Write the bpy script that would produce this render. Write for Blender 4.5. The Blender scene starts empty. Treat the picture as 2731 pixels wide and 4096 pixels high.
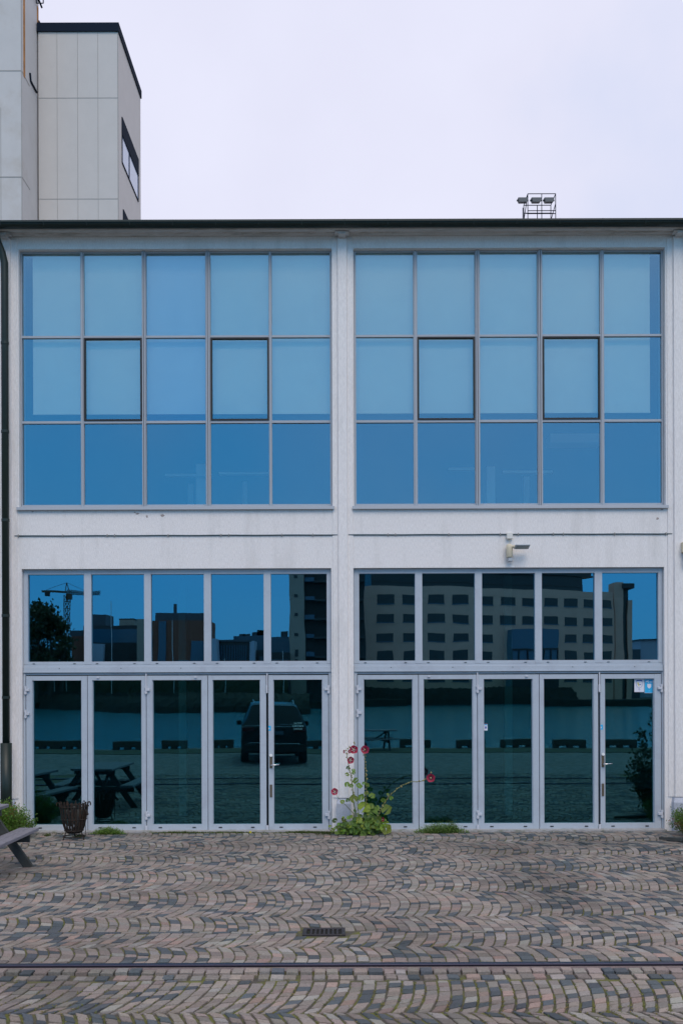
import bpy, math, random
import numpy as np
from mathutils import Vector, Matrix, noise
random.seed(7)
rng = np.random.default_rng(7)
SC = bpy.context.scene
COL = SC.collection

# ------------------------------------------------------------------ camera
EYE = 2.074; F = 4050.0; ROLL = 0.0033; HOR = 2765.0
cam_d = bpy.data.cameras.new("camera"); cam = bpy.data.objects.new("camera", cam_d); COL.objects.link(cam)
cam.location = (0, 0, EYE)
cam_d.sensor_fit = 'VERTICAL'; cam_d.sensor_height = 36.0; cam_d.lens = 36.0 * F / 4096.0
cam_d.shift_y = (HOR - 2048.0) / 4096.0
cam_d.clip_start = 0.1; cam_d.clip_end = 6000
# look along +Y, with the photograph's slight roll about the picture centre
cam.matrix_world = Matrix.Translation((0, 0, EYE)) @ Matrix.Rotation(math.radians(90), 4, 'X') @ Matrix.Rotation(-ROLL, 4, 'Z')
# rolling about the optical axis moves the shifted frame sideways: undo it
cam_d.shift_x = -ROLL * (HOR - 2048.0) / 4096.0
SC.camera = cam

# ------------------------------------------------------------------ world and sun
SUN_EL, SUN_ROT = math.radians(48), math.radians(168)
w = bpy.data.worlds.new("World"); SC.world = w; w.use_nodes = True
nt = w.node_tree; N = nt.nodes; L = nt.links; N.clear()
out = N.new('ShaderNodeOutputWorld'); bg = N.new('ShaderNodeBackground'); bg.inputs[1].default_value = 0.1
sky = N.new('ShaderNodeTexSky'); sky.sky_type = 'NISHITA'; sky.sun_disc = False
sky.sun_elevation = SUN_EL; sky.sun_rotation = SUN_ROT; sky.air_density = 1.6; sky.ozone_density = 3.0; sky.dust_density = 0.4
tc = N.new('ShaderNodeTexCoord'); sep = N.new('ShaderNodeSeparateXYZ'); L.new(tc.outputs['Generated'], sep.inputs[0])
# a bright cloud deck with one blue gap low over the water behind the camera (-Y)
def mrange(src, a, b, c, d):
    m_ = N.new('ShaderNodeMapRange'); m_.interpolation_type = 'SMOOTHSTEP'
    for k_, v_ in (('From Min', a), ('From Max', b), ('To Min', c), ('To Max', d)): m_.inputs[k_].default_value = v_
    L.new(src, m_.inputs['Value']); return m_
m1 = mrange(sep.outputs['Y'], -0.78, -0.30, 0.0, 1.0)
m2 = mrange(sep.outputs['Z'], 0.20, 0.66, 0.0, 1.0)
mr = N.new('ShaderNodeMath'); mr.operation = 'MAXIMUM'; L.new(m1.outputs[0], mr.inputs[0]); L.new(m2.outputs[0], mr.inputs[1])
nz = N.new('ShaderNodeTexNoise'); nz.inputs['Scale'].default_value = 3.2; nz.inputs['Detail'].default_value = 5
L.new(tc.outputs['Generated'], nz.inputs['Vector'])
nm = N.new('ShaderNodeMath'); nm.operation = 'MULTIPLY_ADD'; nm.inputs[1].default_value = 0.60; nm.inputs[2].default_value = -0.29
L.new(nz.outputs['Fac'], nm.inputs[0])
ad = N.new('ShaderNodeMath'); ad.operation = 'ADD'; ad.use_clamp = True
L.new(mr.outputs[0], ad.inputs[0]); L.new(nm.outputs[0], ad.inputs[1])
cl = N.new('ShaderNodeMix'); cl.data_type = 'RGBA'
cl.inputs['A'].default_value = (6.7, 6.75, 8.4, 1); cl.inputs['B'].default_value = (9.0, 9.15, 10.8, 1)
L.new(nz.outputs['Fac'], cl.inputs['Factor'])
mx = N.new('ShaderNodeMix'); mx.data_type = 'RGBA'
L.new(ad.outputs[0], mx.inputs['Factor']); L.new(cl.outputs['Result'], mx.inputs['B'])
sb = N.new('ShaderNodeMix'); sb.data_type = 'RGBA'; sb.blend_type = 'MULTIPLY'; sb.inputs['Factor'].default_value = 1
L.new(sky.outputs[0], sb.inputs['A']); sb.inputs['B'].default_value = (0.16, 0.22, 0.4, 1)
sa = N.new('ShaderNodeMix'); sa.data_type = 'RGBA'; sa.blend_type = 'ADD'; sa.inputs['Factor'].default_value = 1
L.new(sb.outputs['Result'], sa.inputs['A']); sa.inputs['B'].default_value = (0.60, 4.75, 8.9, 1)
L.new(sa.outputs['Result'], mx.inputs['A'])
L.new(mx.outputs['Result'], bg.inputs[0]); L.new(bg.outputs[0], out.inputs[0])

sd = bpy.data.lights.new("sun", 'SUN'); so = bpy.data.objects.new("sun", sd); COL.objects.link(so)
sd.energy = 1.5; sd.angle = math.radians(35); sd.color = (1.0, 0.86, 0.72)
_az = math.radians(168)      # sun behind the camera, slightly to the right
sdir = Vector((math.sin(_az) * math.cos(SUN_EL), math.cos(_az) * math.cos(SUN_EL), math.sin(SUN_EL)))
so.rotation_euler = sdir.to_track_quat('Z', 'Y').to_euler()
so.location = (0, 0, 30)
SC.view_settings.view_transform = 'Standard'; SC.view_settings.look = 'None'
SC.view_settings.exposure = 0.0; SC.view_settings.gamma = 1.0
SC.cycles.max_bounces = 10; SC.cycles.transparent_max_bounces = 12
SC.cycles.glossy_bounces = 5; SC.cycles.diffuse_bounces = 4

# ------------------------------------------------------------------ helpers
def P(u, v, Y):
    """point at depth Y seen at photograph pixel (u,v), roll removed first"""
    u0 = u - ROLL * (v - 2048); v0 = v + ROLL * (u - 1365)
    return Vector(((u0 - 1365) / F * Y, Y, EYE + (HOR - v0) / F * Y))
def P0(u0, v0, Y):
    return Vector(((u0 - 1365) / F * Y, Y, EYE + (HOR - v0) / F * Y))
MIR = 30.24                      # twice the distance of the glass
def R(u, v, d):
    """real place of a thing whose mirror image shows at (u,v), d metres away along the view"""
    p = P(u, v, d); return Vector((p.x, MIR - d, p.z))
def fx(u0): return (u0 - 1365) / 270.0
def fz(v0): return (3325 - v0) / 270.0
def gx(u0, Y): return (u0 - 1365) / F * Y
def gz(v0, Y): return EYE + (HOR - v0) / F * Y

def tag(o, label=None, cat=None, group=None, kind=None):
    if label: o['label'] = label
    if cat: o['category'] = cat
    if group: o['group'] = group
    if kind: o['kind'] = kind
    return o
def thing(name, loc, label, cat, group=None, rz=0):
    o = bpy.data.objects.new(name, None); COL.objects.link(o); o.location = loc; o.rotation_euler[2] = rz
    o.empty_display_size = 0.3
    return tag(o, label, cat, group)
def org(p):
    v = Vector((0, 0, 0))
    while p is not None: v += p.location; p = p.parent
    return v
def copy_tree(o, parent=None):
    c = o.copy(); COL.objects.link(c); c.parent = parent
    for ch in list(o.children): copy_tree(ch, c)
    return c

class MB:
    def __init__(s): s.v = []; s.f = []; s.m = []; s.c = []; s.sm = False
    def add(s, vs, fs, mi=0, col=None):
        o = len(s.v); s.v += [tuple(x) for x in vs]; s.f += [tuple(i + o for i in f) for f in fs]; s.m += [mi] * len(fs)
        if col is not None: s.c += [col] * len(vs)
        return s
    def box(s, x0, x1, y0, y1, z0, z1, mi=0, M=None):
        vs = [Vector(p) for p in ((x0,y0,z0),(x1,y0,z0),(x1,y1,z0),(x0,y1,z0),(x0,y0,z1),(x1,y0,z1),(x1,y1,z1),(x0,y1,z1))]
        if M is not None: vs = [M @ p for p in vs]
        return s.add(vs, [(0,3,2,1),(4,5,6,7),(0,1,5,4),(1,2,6,5),(2,3,7,6),(3,0,4,7)], mi)
    def bbox(s, x0, x1, y0, y1, z0, z1, b=0.004, mi=0, M=None):
        """box with chamfered edges"""
        vs = []; 
        for z, k in ((z0, 1), (z0 + b, 0), (z1 - b, 0), (z1, 1)):
            e = b if k else 0
            for (x, y) in ((x0+e+ (0 if k else b), y0+e), (x1-e-(0 if k else b), y0+e), (x1-e, y0+e+(0 if k else b)), (x1-e, y1-e-(0 if k else b)),
                           (x1-e-(0 if k else b), y1-e), (x0+e+(0 if k else b), y1-e), (x0+e, y1-e-(0 if k else b)), (x0+e, y0+e+(0 if k else b))):
                vs.append(Vector((x, y, z)))
        if M is not None: vs = [M @ p for p in vs]
        fs = [tuple(range(7, -1, -1)), tuple(range(24, 32))]
        for r in range(3):
            for i in range(8):
                j = (i + 1) % 8; fs.append((r*8+i, r*8+j, r*8+8+j, r*8+8+i))
        return s.add(vs, fs, mi)
    def tube(s, pts, r, n=8, mi=0, cap=True):
        pts = [Vector(p) for p in pts]; rs = r if hasattr(r, '__len__') else [r] * len(pts)
        rings = []; prev = None
        for i, p in enumerate(pts):
            t = (pts[min(i+1, len(pts)-1)] - pts[max(i-1, 0)]).normalized()
            if prev is None:
                a = t.orthogonal().normalized()
            else:
                a = (prev - t * prev.dot(t)); a = a.normalized() if a.length > 1e-6 else t.orthogonal().normalized()
            prev = a; b = t.cross(a)
            rings.append([p + (a * math.cos(2*math.pi*k/n) + b * math.sin(2*math.pi*k/n)) * rs[i] for k in range(n)])
        vs = [q for r_ in rings for q in r_]; fs = []
        for i in range(len(pts)-1):
            for k in range(n):
                k2 = (k+1) % n; fs.append((i*n+k, i*n+k2, (i+1)*n+k2, (i+1)*n+k))
        if cap: fs += [tuple(range(n-1, -1, -1)), tuple((len(pts)-1)*n + k for k in range(n))]
        return s.add(vs, fs, mi)
    def prism(s, poly, y0, y1, mi=0):
        """poly of (x,z), extruded in y"""
        n = len(poly); vs = [(x, y0, z) for x, z in poly] + [(x, y1, z) for x, z in poly]
        fs = [tuple(range(n)), tuple(range(2*n-1, n-1, -1))]
        for i in range(n): j = (i+1) % n; fs.append((j, i, n+i, n+j))
        return s.add(vs, fs, mi)
    def xprism(s, poly, x0, x1, mi=0):
        n = len(poly); vs = [(x0, y, z) for y, z in poly] + [(x1, y, z) for y, z in poly]
        fs = [tuple(range(n-1, -1, -1)), tuple(range(n, 2*n))]
        for i in range(n): j = (i+1) % n; fs.append((i, j, n+j, n+i))
        return s.add(vs, fs, mi)
    def lathe(s, prof, c, n=24, mi=0):
        vs = []; fs = []
        for r, z in prof:
            for k in range(n): vs.append((c[0]+r*math.cos(2*math.pi*k/n), c[1]+r*math.sin(2*math.pi*k/n), c[2]+z))
        for i in range(len(prof)-1):
            for k in range(n): k2=(k+1)%n; fs.append((i*n+k, i*n+k2, (i+1)*n+k2, (i+1)*n+k))
        return s.add(vs, fs, mi)
    def build(s, name, mats, parent=None, smooth=False, **kw):
        o_ = org(parent) if parent is not None else Vector((0,0,0))
        me = bpy.data.meshes.new(name)
        me.from_pydata([(x-o_.x, y-o_.y, z-o_.z) for x, y, z in s.v], [], s.f)
        if not isinstance(mats, (list, tuple)): mats = [mats]
        for m in mats: me.materials.append(m)
        if len(mats) > 1: me.polygons.foreach_set('material_index', s.m)
        if s.c:
            a = me.color_attributes.new('col', 'FLOAT_COLOR', 'POINT')
            a.data.foreach_set('color', np.array(s.c, dtype=np.float32).ravel())
        if smooth: me.polygons.foreach_set('use_smooth', [True]*len(me.polygons))
        me.update()
        o = bpy.data.objects.new(name, me); COL.objects.link(o); o.parent = parent
        return tag(o, **kw)

def each(name, mats, parent, items, **kw):
    """one object per item; an item is a function filling a fresh MB"""
    for f_ in items:
        m_ = MB(); f_(m_); m_.build(name, mats, parent, **kw)
# ------------------------------------------------------------------ materials
def mat(name, col, rough=0.7, metal=0.0, var=0.0, scale=8.0, bump=0.0, bscale=60.0, spec=0.5, stain=None, stain_scale=1.2, stain_lo=0.55, stain_hi=0.75, vcol=False, stretch=None, trans=0.0):
    m = bpy.data.materials.new(name); m.use_nodes = True; t = m.node_tree; n = t.nodes; l = t.links
    b = n['Principled BSDF']; b.inputs['Roughness'].default_value = rough; b.inputs['Metallic'].default_value = metal
    b.inputs['Specular IOR Level'].default_value = spec
    g = n.new('ShaderNodeNewGeometry')
    src = g.outputs['Position']
    if stretch:
        mp = n.new('ShaderNodeMapping'); mp.inputs['Scale'].default_value = stretch; l.new(src, mp.inputs[0]); srcs = mp.outputs[0]
    else: srcs = src
    cur = None
    if vcol:
        a = n.new('ShaderNodeAttribute'); a.attribute_name = 'col'; cur = a.outputs['Color']
    else:
        c = n.new('ShaderNodeRGB'); c.outputs[0].default_value = (*col, 1); cur = c.outputs[0]
    if var > 0:
        z = n.new('ShaderNodeTexNoise'); z.inputs['Scale'].default_value = scale; z.inputs['Detail'].default_value = 6; z.inputs['Roughness'].default_value = 0.65
        l.new(srcs, z.inputs['Vector'])
        r = n.new('ShaderNodeMapRange'); r.inputs['From Min'].default_value = 0.25; r.inputs['From Max'].default_value = 0.75
        r.inputs['To Min'].default_value = 1 - var; r.inputs['To Max'].default_value = 1 + var
        l.new(z.outputs['Fac'], r.inputs['Value'])
        mm = n.new('ShaderNodeMix'); mm.data_type = 'RGBA'; mm.blend_type = 'MULTIPLY'; mm.inputs['Factor'].default_value = 1
        l.new(cur, mm.inputs['A']); l.new(r.outputs[0], mm.inputs['B']); cur = mm.outputs['Result']
    if stain:
        z = n.new('ShaderNodeTexNoise'); z.inputs['Scale'].default_value = stain_scale; z.inputs['Detail'].default_value = 8; z.inputs['Roughness'].default_value = 0.7
        l.new(srcs, z.inputs['Vector'])
        r = n.new('ShaderNodeMapRange'); r.inputs['From Min'].default_value = stain_lo; r.inputs['From Max'].default_value = stain_hi
        l.new(z.outputs['Fac'], r.inputs['Value'])
        mm = n.new('ShaderNodeMix'); mm.data_type = 'RGBA'; mm.inputs['B'].default_value = (*stain, 1)
        l.new(r.outputs[0], mm.inputs['Factor']); l.new(cur, mm.inputs['A']); cur = mm.outputs['Result']
    l.new(cur, b.inputs['Base Color'])
    if bump > 0:
        z = n.new('ShaderNodeTexNoise'); z.inputs['Scale'].default_value = bscale; z.inputs['Detail'].default_value = 5
        l.new(src, z.inputs['Vector'])
        bp = n.new('ShaderNodeBump'); bp.inputs['Strength'].default_value = bump; bp.inputs['Distance'].default_value = 0.01
        l.new(z.outputs['Fac'], bp.inputs['Height']); l.new(bp.outputs[0], b.inputs['Normal'])
    if trans > 0:
        b.inputs['Subsurface Weight'].default_value = 0
        tr = n.new('ShaderNodeBsdfTranslucent'); l.new(cur, tr.inputs[0])
        ms = n.new('ShaderNodeMixShader'); ms.inputs[0].default_value = trans
        o = n['Material Output']; l.new(b.outputs[0], ms.inputs[1]); l.new(tr.outputs[0], ms.inputs[2]); l.new(ms.outputs[0], o.inputs[0])
    return m

def glassmat(name, T, G, fac, wob=0.0004, wscale=1.6):
    m = bpy.data.materials.new(name); m.use_nodes = True; t = m.node_tree; n = t.nodes; l = t.links; n.clear()
    o = n.new('ShaderNodeOutputMaterial'); tr = n.new('ShaderNodeBsdfTransparent'); tr.inputs[0].default_value = (*T, 1)
    gl = n.new('ShaderNodeBsdfGlossy'); gl.inputs['Color'].default_value = (*G, 1); gl.inputs['Roughness'].default_value = 0.0
    ms = n.new('ShaderNodeMixShader')
    fr = n.new('ShaderNodeFresnel'); fr.inputs['IOR'].default_value = 1.5
    ma = n.new('ShaderNodeMath'); ma.operation = 'ADD'; ma.use_clamp = True; ma.inputs[1].default_value = fac - 0.04; l.new(fr.outputs[0], ma.inputs[0])
    l.new(ma.outputs[0], ms.inputs[0]); l.new(tr.outputs[0], ms.inputs[1]); l.new(gl.outputs[0], ms.inputs[2]); l.new(ms.outputs[0], o.inputs[0])
    if wob:
        g = n.new('ShaderNodeNewGeometry'); z = n.new('ShaderNodeTexNoise'); z.inputs['Scale'].default_value = wscale; z.inputs['Detail'].default_value = 1
        l.new(g.outputs['Position'], z.inputs['Vector'])
        b = n.new('ShaderNodeBump'); b.inputs['Strength'].default_value = 1; b.inputs['Distance'].default_value = wob
        l.new(z.outputs['Fac'], b.inputs['Height']); l.new(b.outputs[0], gl.inputs['Normal'])
    return m

M = {}
M['wall'] = mat('painted_plaster', (0.78, 0.755, 0.74), 0.85, var=0.16, scale=30, bump=0.5, bscale=90, stain=(0.62, 0.60, 0.58), stain_scale=0.9, stain_lo=0.52, stain_hi=0.8, stretch=(3.5, 3.5, 0.6))
M['cornice'] = mat('weathered_cornice_plaster', (0.60, 0.57, 0.55), 0.9, var=0.15, scale=20, bump=0.35, stain=(0.22, 0.20, 0.16), stain_scale=3.0, stain_lo=0.5, stain_hi=0.75, stretch=(0.6, 3, 3))
M['plinth'] = mat('grey_painted_concrete', (0.42, 0.45, 0.52), 0.85, var=0.14, scale=30, bump=0.4)
M['alu'] = mat('grey_aluminium', (0.43, 0.485, 0.545), 0.5, metal=0.0, var=0.06, scale=60, bump=0.05, bscale=140, spec=0.4, stain=(0.36, 0.39, 0.45), stain_scale=2.5, stain_lo=0.5, stain_hi=0.8)
M['alu_up'] = mat('pale_aluminium', (0.37, 0.405, 0.45), 0.45, var=0.06, scale=40, spec=0.4)
M['hinge'] = mat('hinge_metal', (0.55, 0.57, 0.62), 0.45, var=0.1, scale=80)
M['chrome'] = mat('steel', (0.7, 0.7, 0.72), 0.25, metal=1.0)
M['brass'] = mat('worn_bronze_plate', (0.16, 0.125, 0.09), 0.5, metal=0.6, var=0.3, scale=60)
M['gasket'] = mat('black_gasket', (0.012, 0.015, 0.018), 0.6)
M['gutter'] = mat('dark_green_sheet_metal', (0.012, 0.022, 0.018), 0.42, var=0.2, scale=12, spec=0.4)
M['roof'] = mat('roof_felt', (0.06, 0.06, 0.065), 0.85, var=0.2)
M['conc'] = mat('tower_panel', (0.58, 0.55, 0.52), 0.85, var=0.035, scale=1.2, bump=0.15, bscale=20)
M['conc2'] = mat('silo_concrete', (0.56, 0.545, 0.53), 0.85, var=0.05, scale=0.8, bump=0.15, bscale=20, stain=(0.40, 0.34, 0.27), stain_scale=0.12, stain_lo=0.5, stain_hi=0.75)
M['joint'] = mat('panel_joint', (0.34, 0.33, 0.31), 0.9)
M['rust'] = mat('rust', (0.42, 0.19, 0.06), 0.9, var=0.4, scale=3)
M['capd'] = mat('dark_roof_flashing', (0.012, 0.02, 0.035), 0.9, spec=0.1)
M['teal'] = mat('cable_teal', (0.02, 0.06, 0.08), 0.5)
M['cream'] = mat('cream_plastic', (0.62, 0.56, 0.42), 0.6, var=0.08, scale=60)
M['lamppale'] = mat('pale_lamp_housing', (0.42, 0.45, 0.48), 0.5, var=0.1)
M['lampgrey'] = mat('lamp_housing', (0.09, 0.10, 0.11), 0.5, var=0.1)
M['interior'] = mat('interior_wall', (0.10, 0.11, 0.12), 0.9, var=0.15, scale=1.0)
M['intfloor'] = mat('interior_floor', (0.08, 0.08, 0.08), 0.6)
M['postdim'] = mat('dimmed_white_post', (0.24, 0.26, 0.27), 0.7)  # white posts behind the lower glass, their dimness put into the colour
M['white'] = mat('white_paint', (0.8, 0.8, 0.8), 0.6)
M['blind'] = mat('roller_blind_fabric', (0.90, 0.95, 0.83), 0.9, var=0.04, scale=3)
M['blue'] = mat('blue_sticker', (0.02, 0.42, 0.75), 0.5)
M['navy'] = mat('navy_print', (0.01, 0.07, 0.35), 0.5)
M['yellow'] = mat('yellow_print', (0.75, 0.62, 0.02), 0.5)
M['paper'] = mat('white_sticker', (0.72, 0.73, 0.80), 0.5)
M['red'] = mat('red_print', (0.5, 0.02, 0.03), 0.5)
M['letter'] = mat('glass_dimmed_lettering', (0.07, 0.24, 0.27), 0.6)
M['wood'] = mat('weathered_grey_timber', (0.20, 0.195, 0.225), 0.8, var=0.35, scale=9, bump=0.4, bscale=40, stretch=(14, 1.0, 14))
M['woodd'] = mat('dark_timber', (0.045, 0.05, 0.048), 0.85, var=0.4, scale=9, bump=0.3, bscale=40)  # darker timber for table legs and beams, the board and the firewood
M['rustiron'] = mat('rusty_iron', (0.026, 0.02, 0.016), 0.8, metal=0.3, var=0.5, scale=30, bump=0.5, stain=(0.06, 0.028, 0.014), stain_scale=14, stain_lo=0.5, stain_hi=0.7)
M['sett'] = mat('granite_sett', (1, 1, 1), 0.78, var=0.30, scale=70, bump=0.6, bscale=140, vcol=True, spec=0.35)
M['rail'] = mat('rail_steel', (0.055, 0.055, 0.085), 0.35, metal=0.85, var=0.25, scale=25, stretch=(1, 12, 12))
M['railrust'] = mat('rail_rust', (0.05, 0.03, 0.028), 0.8, var=0.3, scale=20)
M['concfill'] = mat('pink_concrete_fill', (0.17, 0.135, 0.13), 0.9, var=0.35, scale=60, bump=0.7, bscale=110, stain=(0.10, 0.10, 0.05), stain_scale=4, stain_lo=0.55, stain_hi=0.75)
M['iron'] = mat('cast_iron', (0.04, 0.036, 0.04), 0.6, metal=0.4, var=0.3, scale=50, bump=0.3)
M['black'] = mat('drain_shade', (0.006, 0.007, 0.006), 0.9)
M['threshold'] = mat('threshold_concrete', (0.36, 0.35, 0.35), 0.9, var=0.25, scale=25, bump=0.5, stain=(0.14, 0.14, 0.07), stain_scale=5, stain_lo=0.5, stain_hi=0.7)
M['leaf'] = mat('leaf_green', (1, 1, 1), 0.55, vcol=True, var=0.25, scale=35, trans=0.3)
M['stem'] = mat('stem_green', (0.13, 0.16, 0.045), 0.7, var=0.2)
M['bark'] = mat('bark', (0.06, 0.05, 0.04), 0.9, var=0.3)
M['petal'] = mat('petal_crimson', (1, 1, 1), 0.6, vcol=True, trans=0.25)
M['stamen'] = mat('stamen_cream', (0.7, 0.6, 0.3), 0.7)
M['bract'] = mat('bud_tan', (0.30, 0.27, 0.12), 0.7, var=0.3)
M['carpaint'] = mat('black_car_paint', (0.010, 0.013, 0.014), 0.22, spec=0.5)
M['carglass'] = mat('dark_car_glass', (0.008, 0.012, 0.013), 0.06, spec=0.6)
M['plastic'] = mat('black_plastic', (0.012, 0.012, 0.012), 0.6)
M['rubber'] = mat('tyre_rubber', (0.02, 0.02, 0.02), 0.9)
M['tail'] = mat('tail_light_red', (0.10, 0.012, 0.015), 0.2)
M['plate'] = mat('number_plate', (0.6, 0.6, 0.6), 0.4)
# far buildings
M['stone'] = mat('beige_stone_cladding', (0.74, 0.47, 0.37), 0.85, var=0.08, scale=0.5)
M['towerstone'] = mat('sand_render', (0.40, 0.35, 0.30), 0.85, var=0.06, scale=0.4)
M['farglass'] = mat('far_window_glass', (0.010, 0.035, 0.045), 0.25, spec=0.5)
M['farglassb'] = mat('far_blue_glass', (0.03, 0.14, 0.24), 0.2, spec=0.6)
M['farroof'] = mat('far_dark_roof', (0.04, 0.05, 0.055), 0.6)
M['brick'] = mat('far_red_brick', (0.24, 0.10, 0.07), 0.9, var=0.12, scale=0.8)
M['farwhite'] = mat('far_pale_panel', (0.42, 0.52, 0.66), 0.7)
M['fargrey'] = mat('far_slate_grey', (0.07, 0.10, 0.13), 0.7, var=0.1, scale=0.5)
M['fardark'] = mat('far_dark_facade', (0.03, 0.04, 0.045), 0.7, var=0.2, scale=0.4)
M['crane'] = mat('crane_steel', (0.10, 0.06, 0.035), 0.6)
M['mast'] = mat('mast_aluminium', (0.62, 0.66, 0.70), 0.4)
M['rock'] = mat('breakwater_rock', (0.022, 0.026, 0.020), 0.9, var=0.5, scale=0.6, bump=0.6, bscale=1.5)
M['kerbblock'] = mat('quay_timber_block', (0.06, 0.06, 0.05), 0.9, var=0.3, scale=3)

G_UP = glassmat('tinted_glass_upper', (1.0, 0.98, 0.88), (0.60, 0.83, 0.97), 0.305, 0.0003)
G_UPB = glassmat('tinted_glass_upper_bluer', (0.90, 0.93, 0.90), (0.54, 0.80, 1.0), 0.31, 0.0003)
G_LO = glassmat('tinted_glass_lower', (0.20, 0.56, 0.58), (0.30, 0.75, 1.0), 0.31, 0.0005)
G_DOOR = glassmat('tinted_glass_doors', (0.20, 0.55, 0.56), (0.24, 0.80, 0.95), 0.21, 0.0005)
G_CLR = glassmat('glass_back_face', (1, 1, 1), (1, 1, 1), 0.04, 0)

# ground sheet (procedural setts for everything beyond the modelled ones)
def ground_mat():
    m = bpy.data.materials.new('joint_sand_and_far_setts'); m.use_nodes = True; t = m.node_tree; n = t.nodes; l = t.links
    b = n['Principled BSDF']; b.inputs['Roughness'].default_value = 0.9
    g = n.new('ShaderNodeNewGeometry')
    z = n.new('ShaderNodeTexNoise'); z.inputs['Scale'].default_value = 5; z.inputs['Detail'].default_value = 8; l.new(g.outputs['Position'], z.inputs['Vector'])
    cr = n.new('ShaderNodeValToRGB'); e = cr.color_ramp.elements
    e[0].position = 0.42; e[0].color = (0.070, 0.062, 0.050, 1); e[1].position = 0.66; e[1].color = (0.12, 0.13, 0.02, 1)
    l.new(z.outputs['Fac'], cr.inputs[0])
    l.new(cr.outputs[0], b.inputs['Base Color'])
    return m
def quay_mat():
    m = bpy.data.materials.new('old_sett_paving'); m.use_nodes = True; t = m.node_tree; n = t.nodes; l = t.links
    b = n['Principled BSDF']; b.inputs['Roughness'].default_value = 0.85
    g = n.new('ShaderNodeNewGeometry')
    v = n.new('ShaderNodeTexVoronoi'); v.inputs['Scale'].default_value = 8.5; v.inputs['Randomness'].default_value = 0.45; l.new(g.outputs['Position'], v.inputs['Vector'])
    cr = n.new('ShaderNodeValToRGB'); e = cr.color_ramp.elements; cr.color_ramp.interpolation = 'CONSTANT'
    e[0].position = 0; e[0].color = (0.10, 0.11, 0.12, 1); e[1].position = 0.3; e[1].color = (0.22, 0.19, 0.18, 1)
    x = e.new(0.75); x.color = (0.25, 0.24, 0.24, 1)
    sp = n.new('ShaderNodeSeparateColor'); l.new(v.outputs['Color'], sp.inputs[0]); l.new(sp.outputs[0], cr.inputs[0])
    v2 = n.new('ShaderNodeTexVoronoi'); v2.feature = 'DISTANCE_TO_EDGE'; v2.inputs['Scale'].default_value = 8.5; v2.inputs['Randomness'].default_value = 0.45; l.new(g.outputs['Position'], v2.inputs['Vector'])
    r = n.new('ShaderNodeMapRange'); r.inputs['From Min'].default_value = 0.02; r.inputs['From Max'].default_value = 0.07; l.new(v2.outputs['Distance'], r.inputs['Value'])
    mm = n.new('ShaderNodeMix'); mm.data_type = 'RGBA'; mm.inputs['A'].default_value = (0.05, 0.055, 0.02, 1)
    l.new(r.outputs[0], mm.inputs['Factor']); l.new(cr.outputs[0], mm.inputs['B']); l.new(mm.outputs['Result'], b.inputs['Base Color'])
    return m
def water_mat():
    m = bpy.data.materials.new('harbour_water'); m.use_nodes = True; t = m.node_tree; n = t.nodes; l = t.links
    b = n['Principled BSDF']; b.inputs['Base Color'].default_value = (0.012, 0.20, 0.27, 1); b.inputs['Roughness'].default_value = 0.12
    g = n.new('ShaderNodeNewGeometry'); mp = n.new('ShaderNodeMapping'); mp.inputs['Scale'].default_value = (0.5, 1.6, 1); l.new(g.outputs['Position'], mp.inputs[0])
    z = n.new('ShaderNodeTexNoise'); z.inputs['Scale'].default_value = 1.3; z.inputs['Detail'].default_value = 5; l.new(mp.outputs[0], z.inputs['Vector'])
    bp = n.new('ShaderNodeBump'); bp.inputs['Strength'].default_value = 0.8; bp.inputs['Distance'].default_value = 0.26
    l.new(z.outputs['Fac'], bp.inputs['Height']); l.new(bp.outputs[0], b.inputs['Normal'])
    return m
M['ground'] = ground_mat(); M['quay'] = quay_mat(); M['water'] = water_mat()
M['verge'] = mat('mossy_verge', (0.06, 0.07, 0.035), 0.95, var=0.4, scale=6, bump=0.6, bscale=20)

# ------------------------------------------------------------------ setting: ground, quay, water, far shore
g = MB(); g.box(-14, 14, 4.9, 40, -0.4, -0.0115); g.build('ground', M['ground'], kind='structure')
g = MB(); g.box(-400, 400, 40, 900, -0.4, -0.02); g.box(-400, -14, 4.9, 40, -0.4, -0.012); g.box(14, 400, 4.9, 40, -0.4, -0.012)
g.box(-400, 400, -6.9, 4.9, -3.0, -0.006); g.build('quay', M['quay'], kind='structure')
g = MB(); g.box(-60, 60, -6.0, -3.7, -0.006, 0.012); g.build('grass_verge', M['verge'], kind='structure')
g = MB(); g.box(-900, 900, -1500, -6.9, -4, -1.6); g.build('water', M['water'], kind='structure')
g = MB(); g.box(-900, 15, -1500, -200, -3.6, 0.0); g.box(15, 900, -1500, -226, -3.6, 0.004); g.build('far_shore', M['rock'], kind='structure')

# setts: segmental arches, each lane bulging to the right
def smoothn(x, y, s, o=0): return noise.noise(Vector((x*s, y*s, o)))
S_V = []; S_F = []; S_C = []; JOINTS = []
def sett(c4, zt, col, g_=0.0045, bev=0.006):
    c = sum((Vector(p) for p in c4), Vector((0, 0))) / 4
    base = len(S_V)
    tx, ty = random.uniform(-.035, .035), random.uniform(-.035, .035)
    rings = ((g_, -0.03), (g_ + random.uniform(0, .0015), zt - 0.0045), (g_ + bev, zt))
    for gg, z in rings:
        for p in c4:
            d = (c - Vector(p)); ln = max(d.length, 1e-5); q = Vector(p) + d / ln * gg * 1.5
            q += Vector((random.uniform(-.003, .003), random.uniform(-.003, .003)))
            S_V.append((q.x, q.y, z + ((q.x-c.x)*tx + (q.y-c.y)*ty if z > -0.02 else 0))); S_C.append((*col, 1))
    S_F.append((base+8, base+9, base+10, base+11))
    for r in range(2):
        for i in range(4):
            j = (i+1) % 4; S_F.append((base+r*4+i, base+r*4+j, base+r*4+4+j, base+r*4+4+i))
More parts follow.
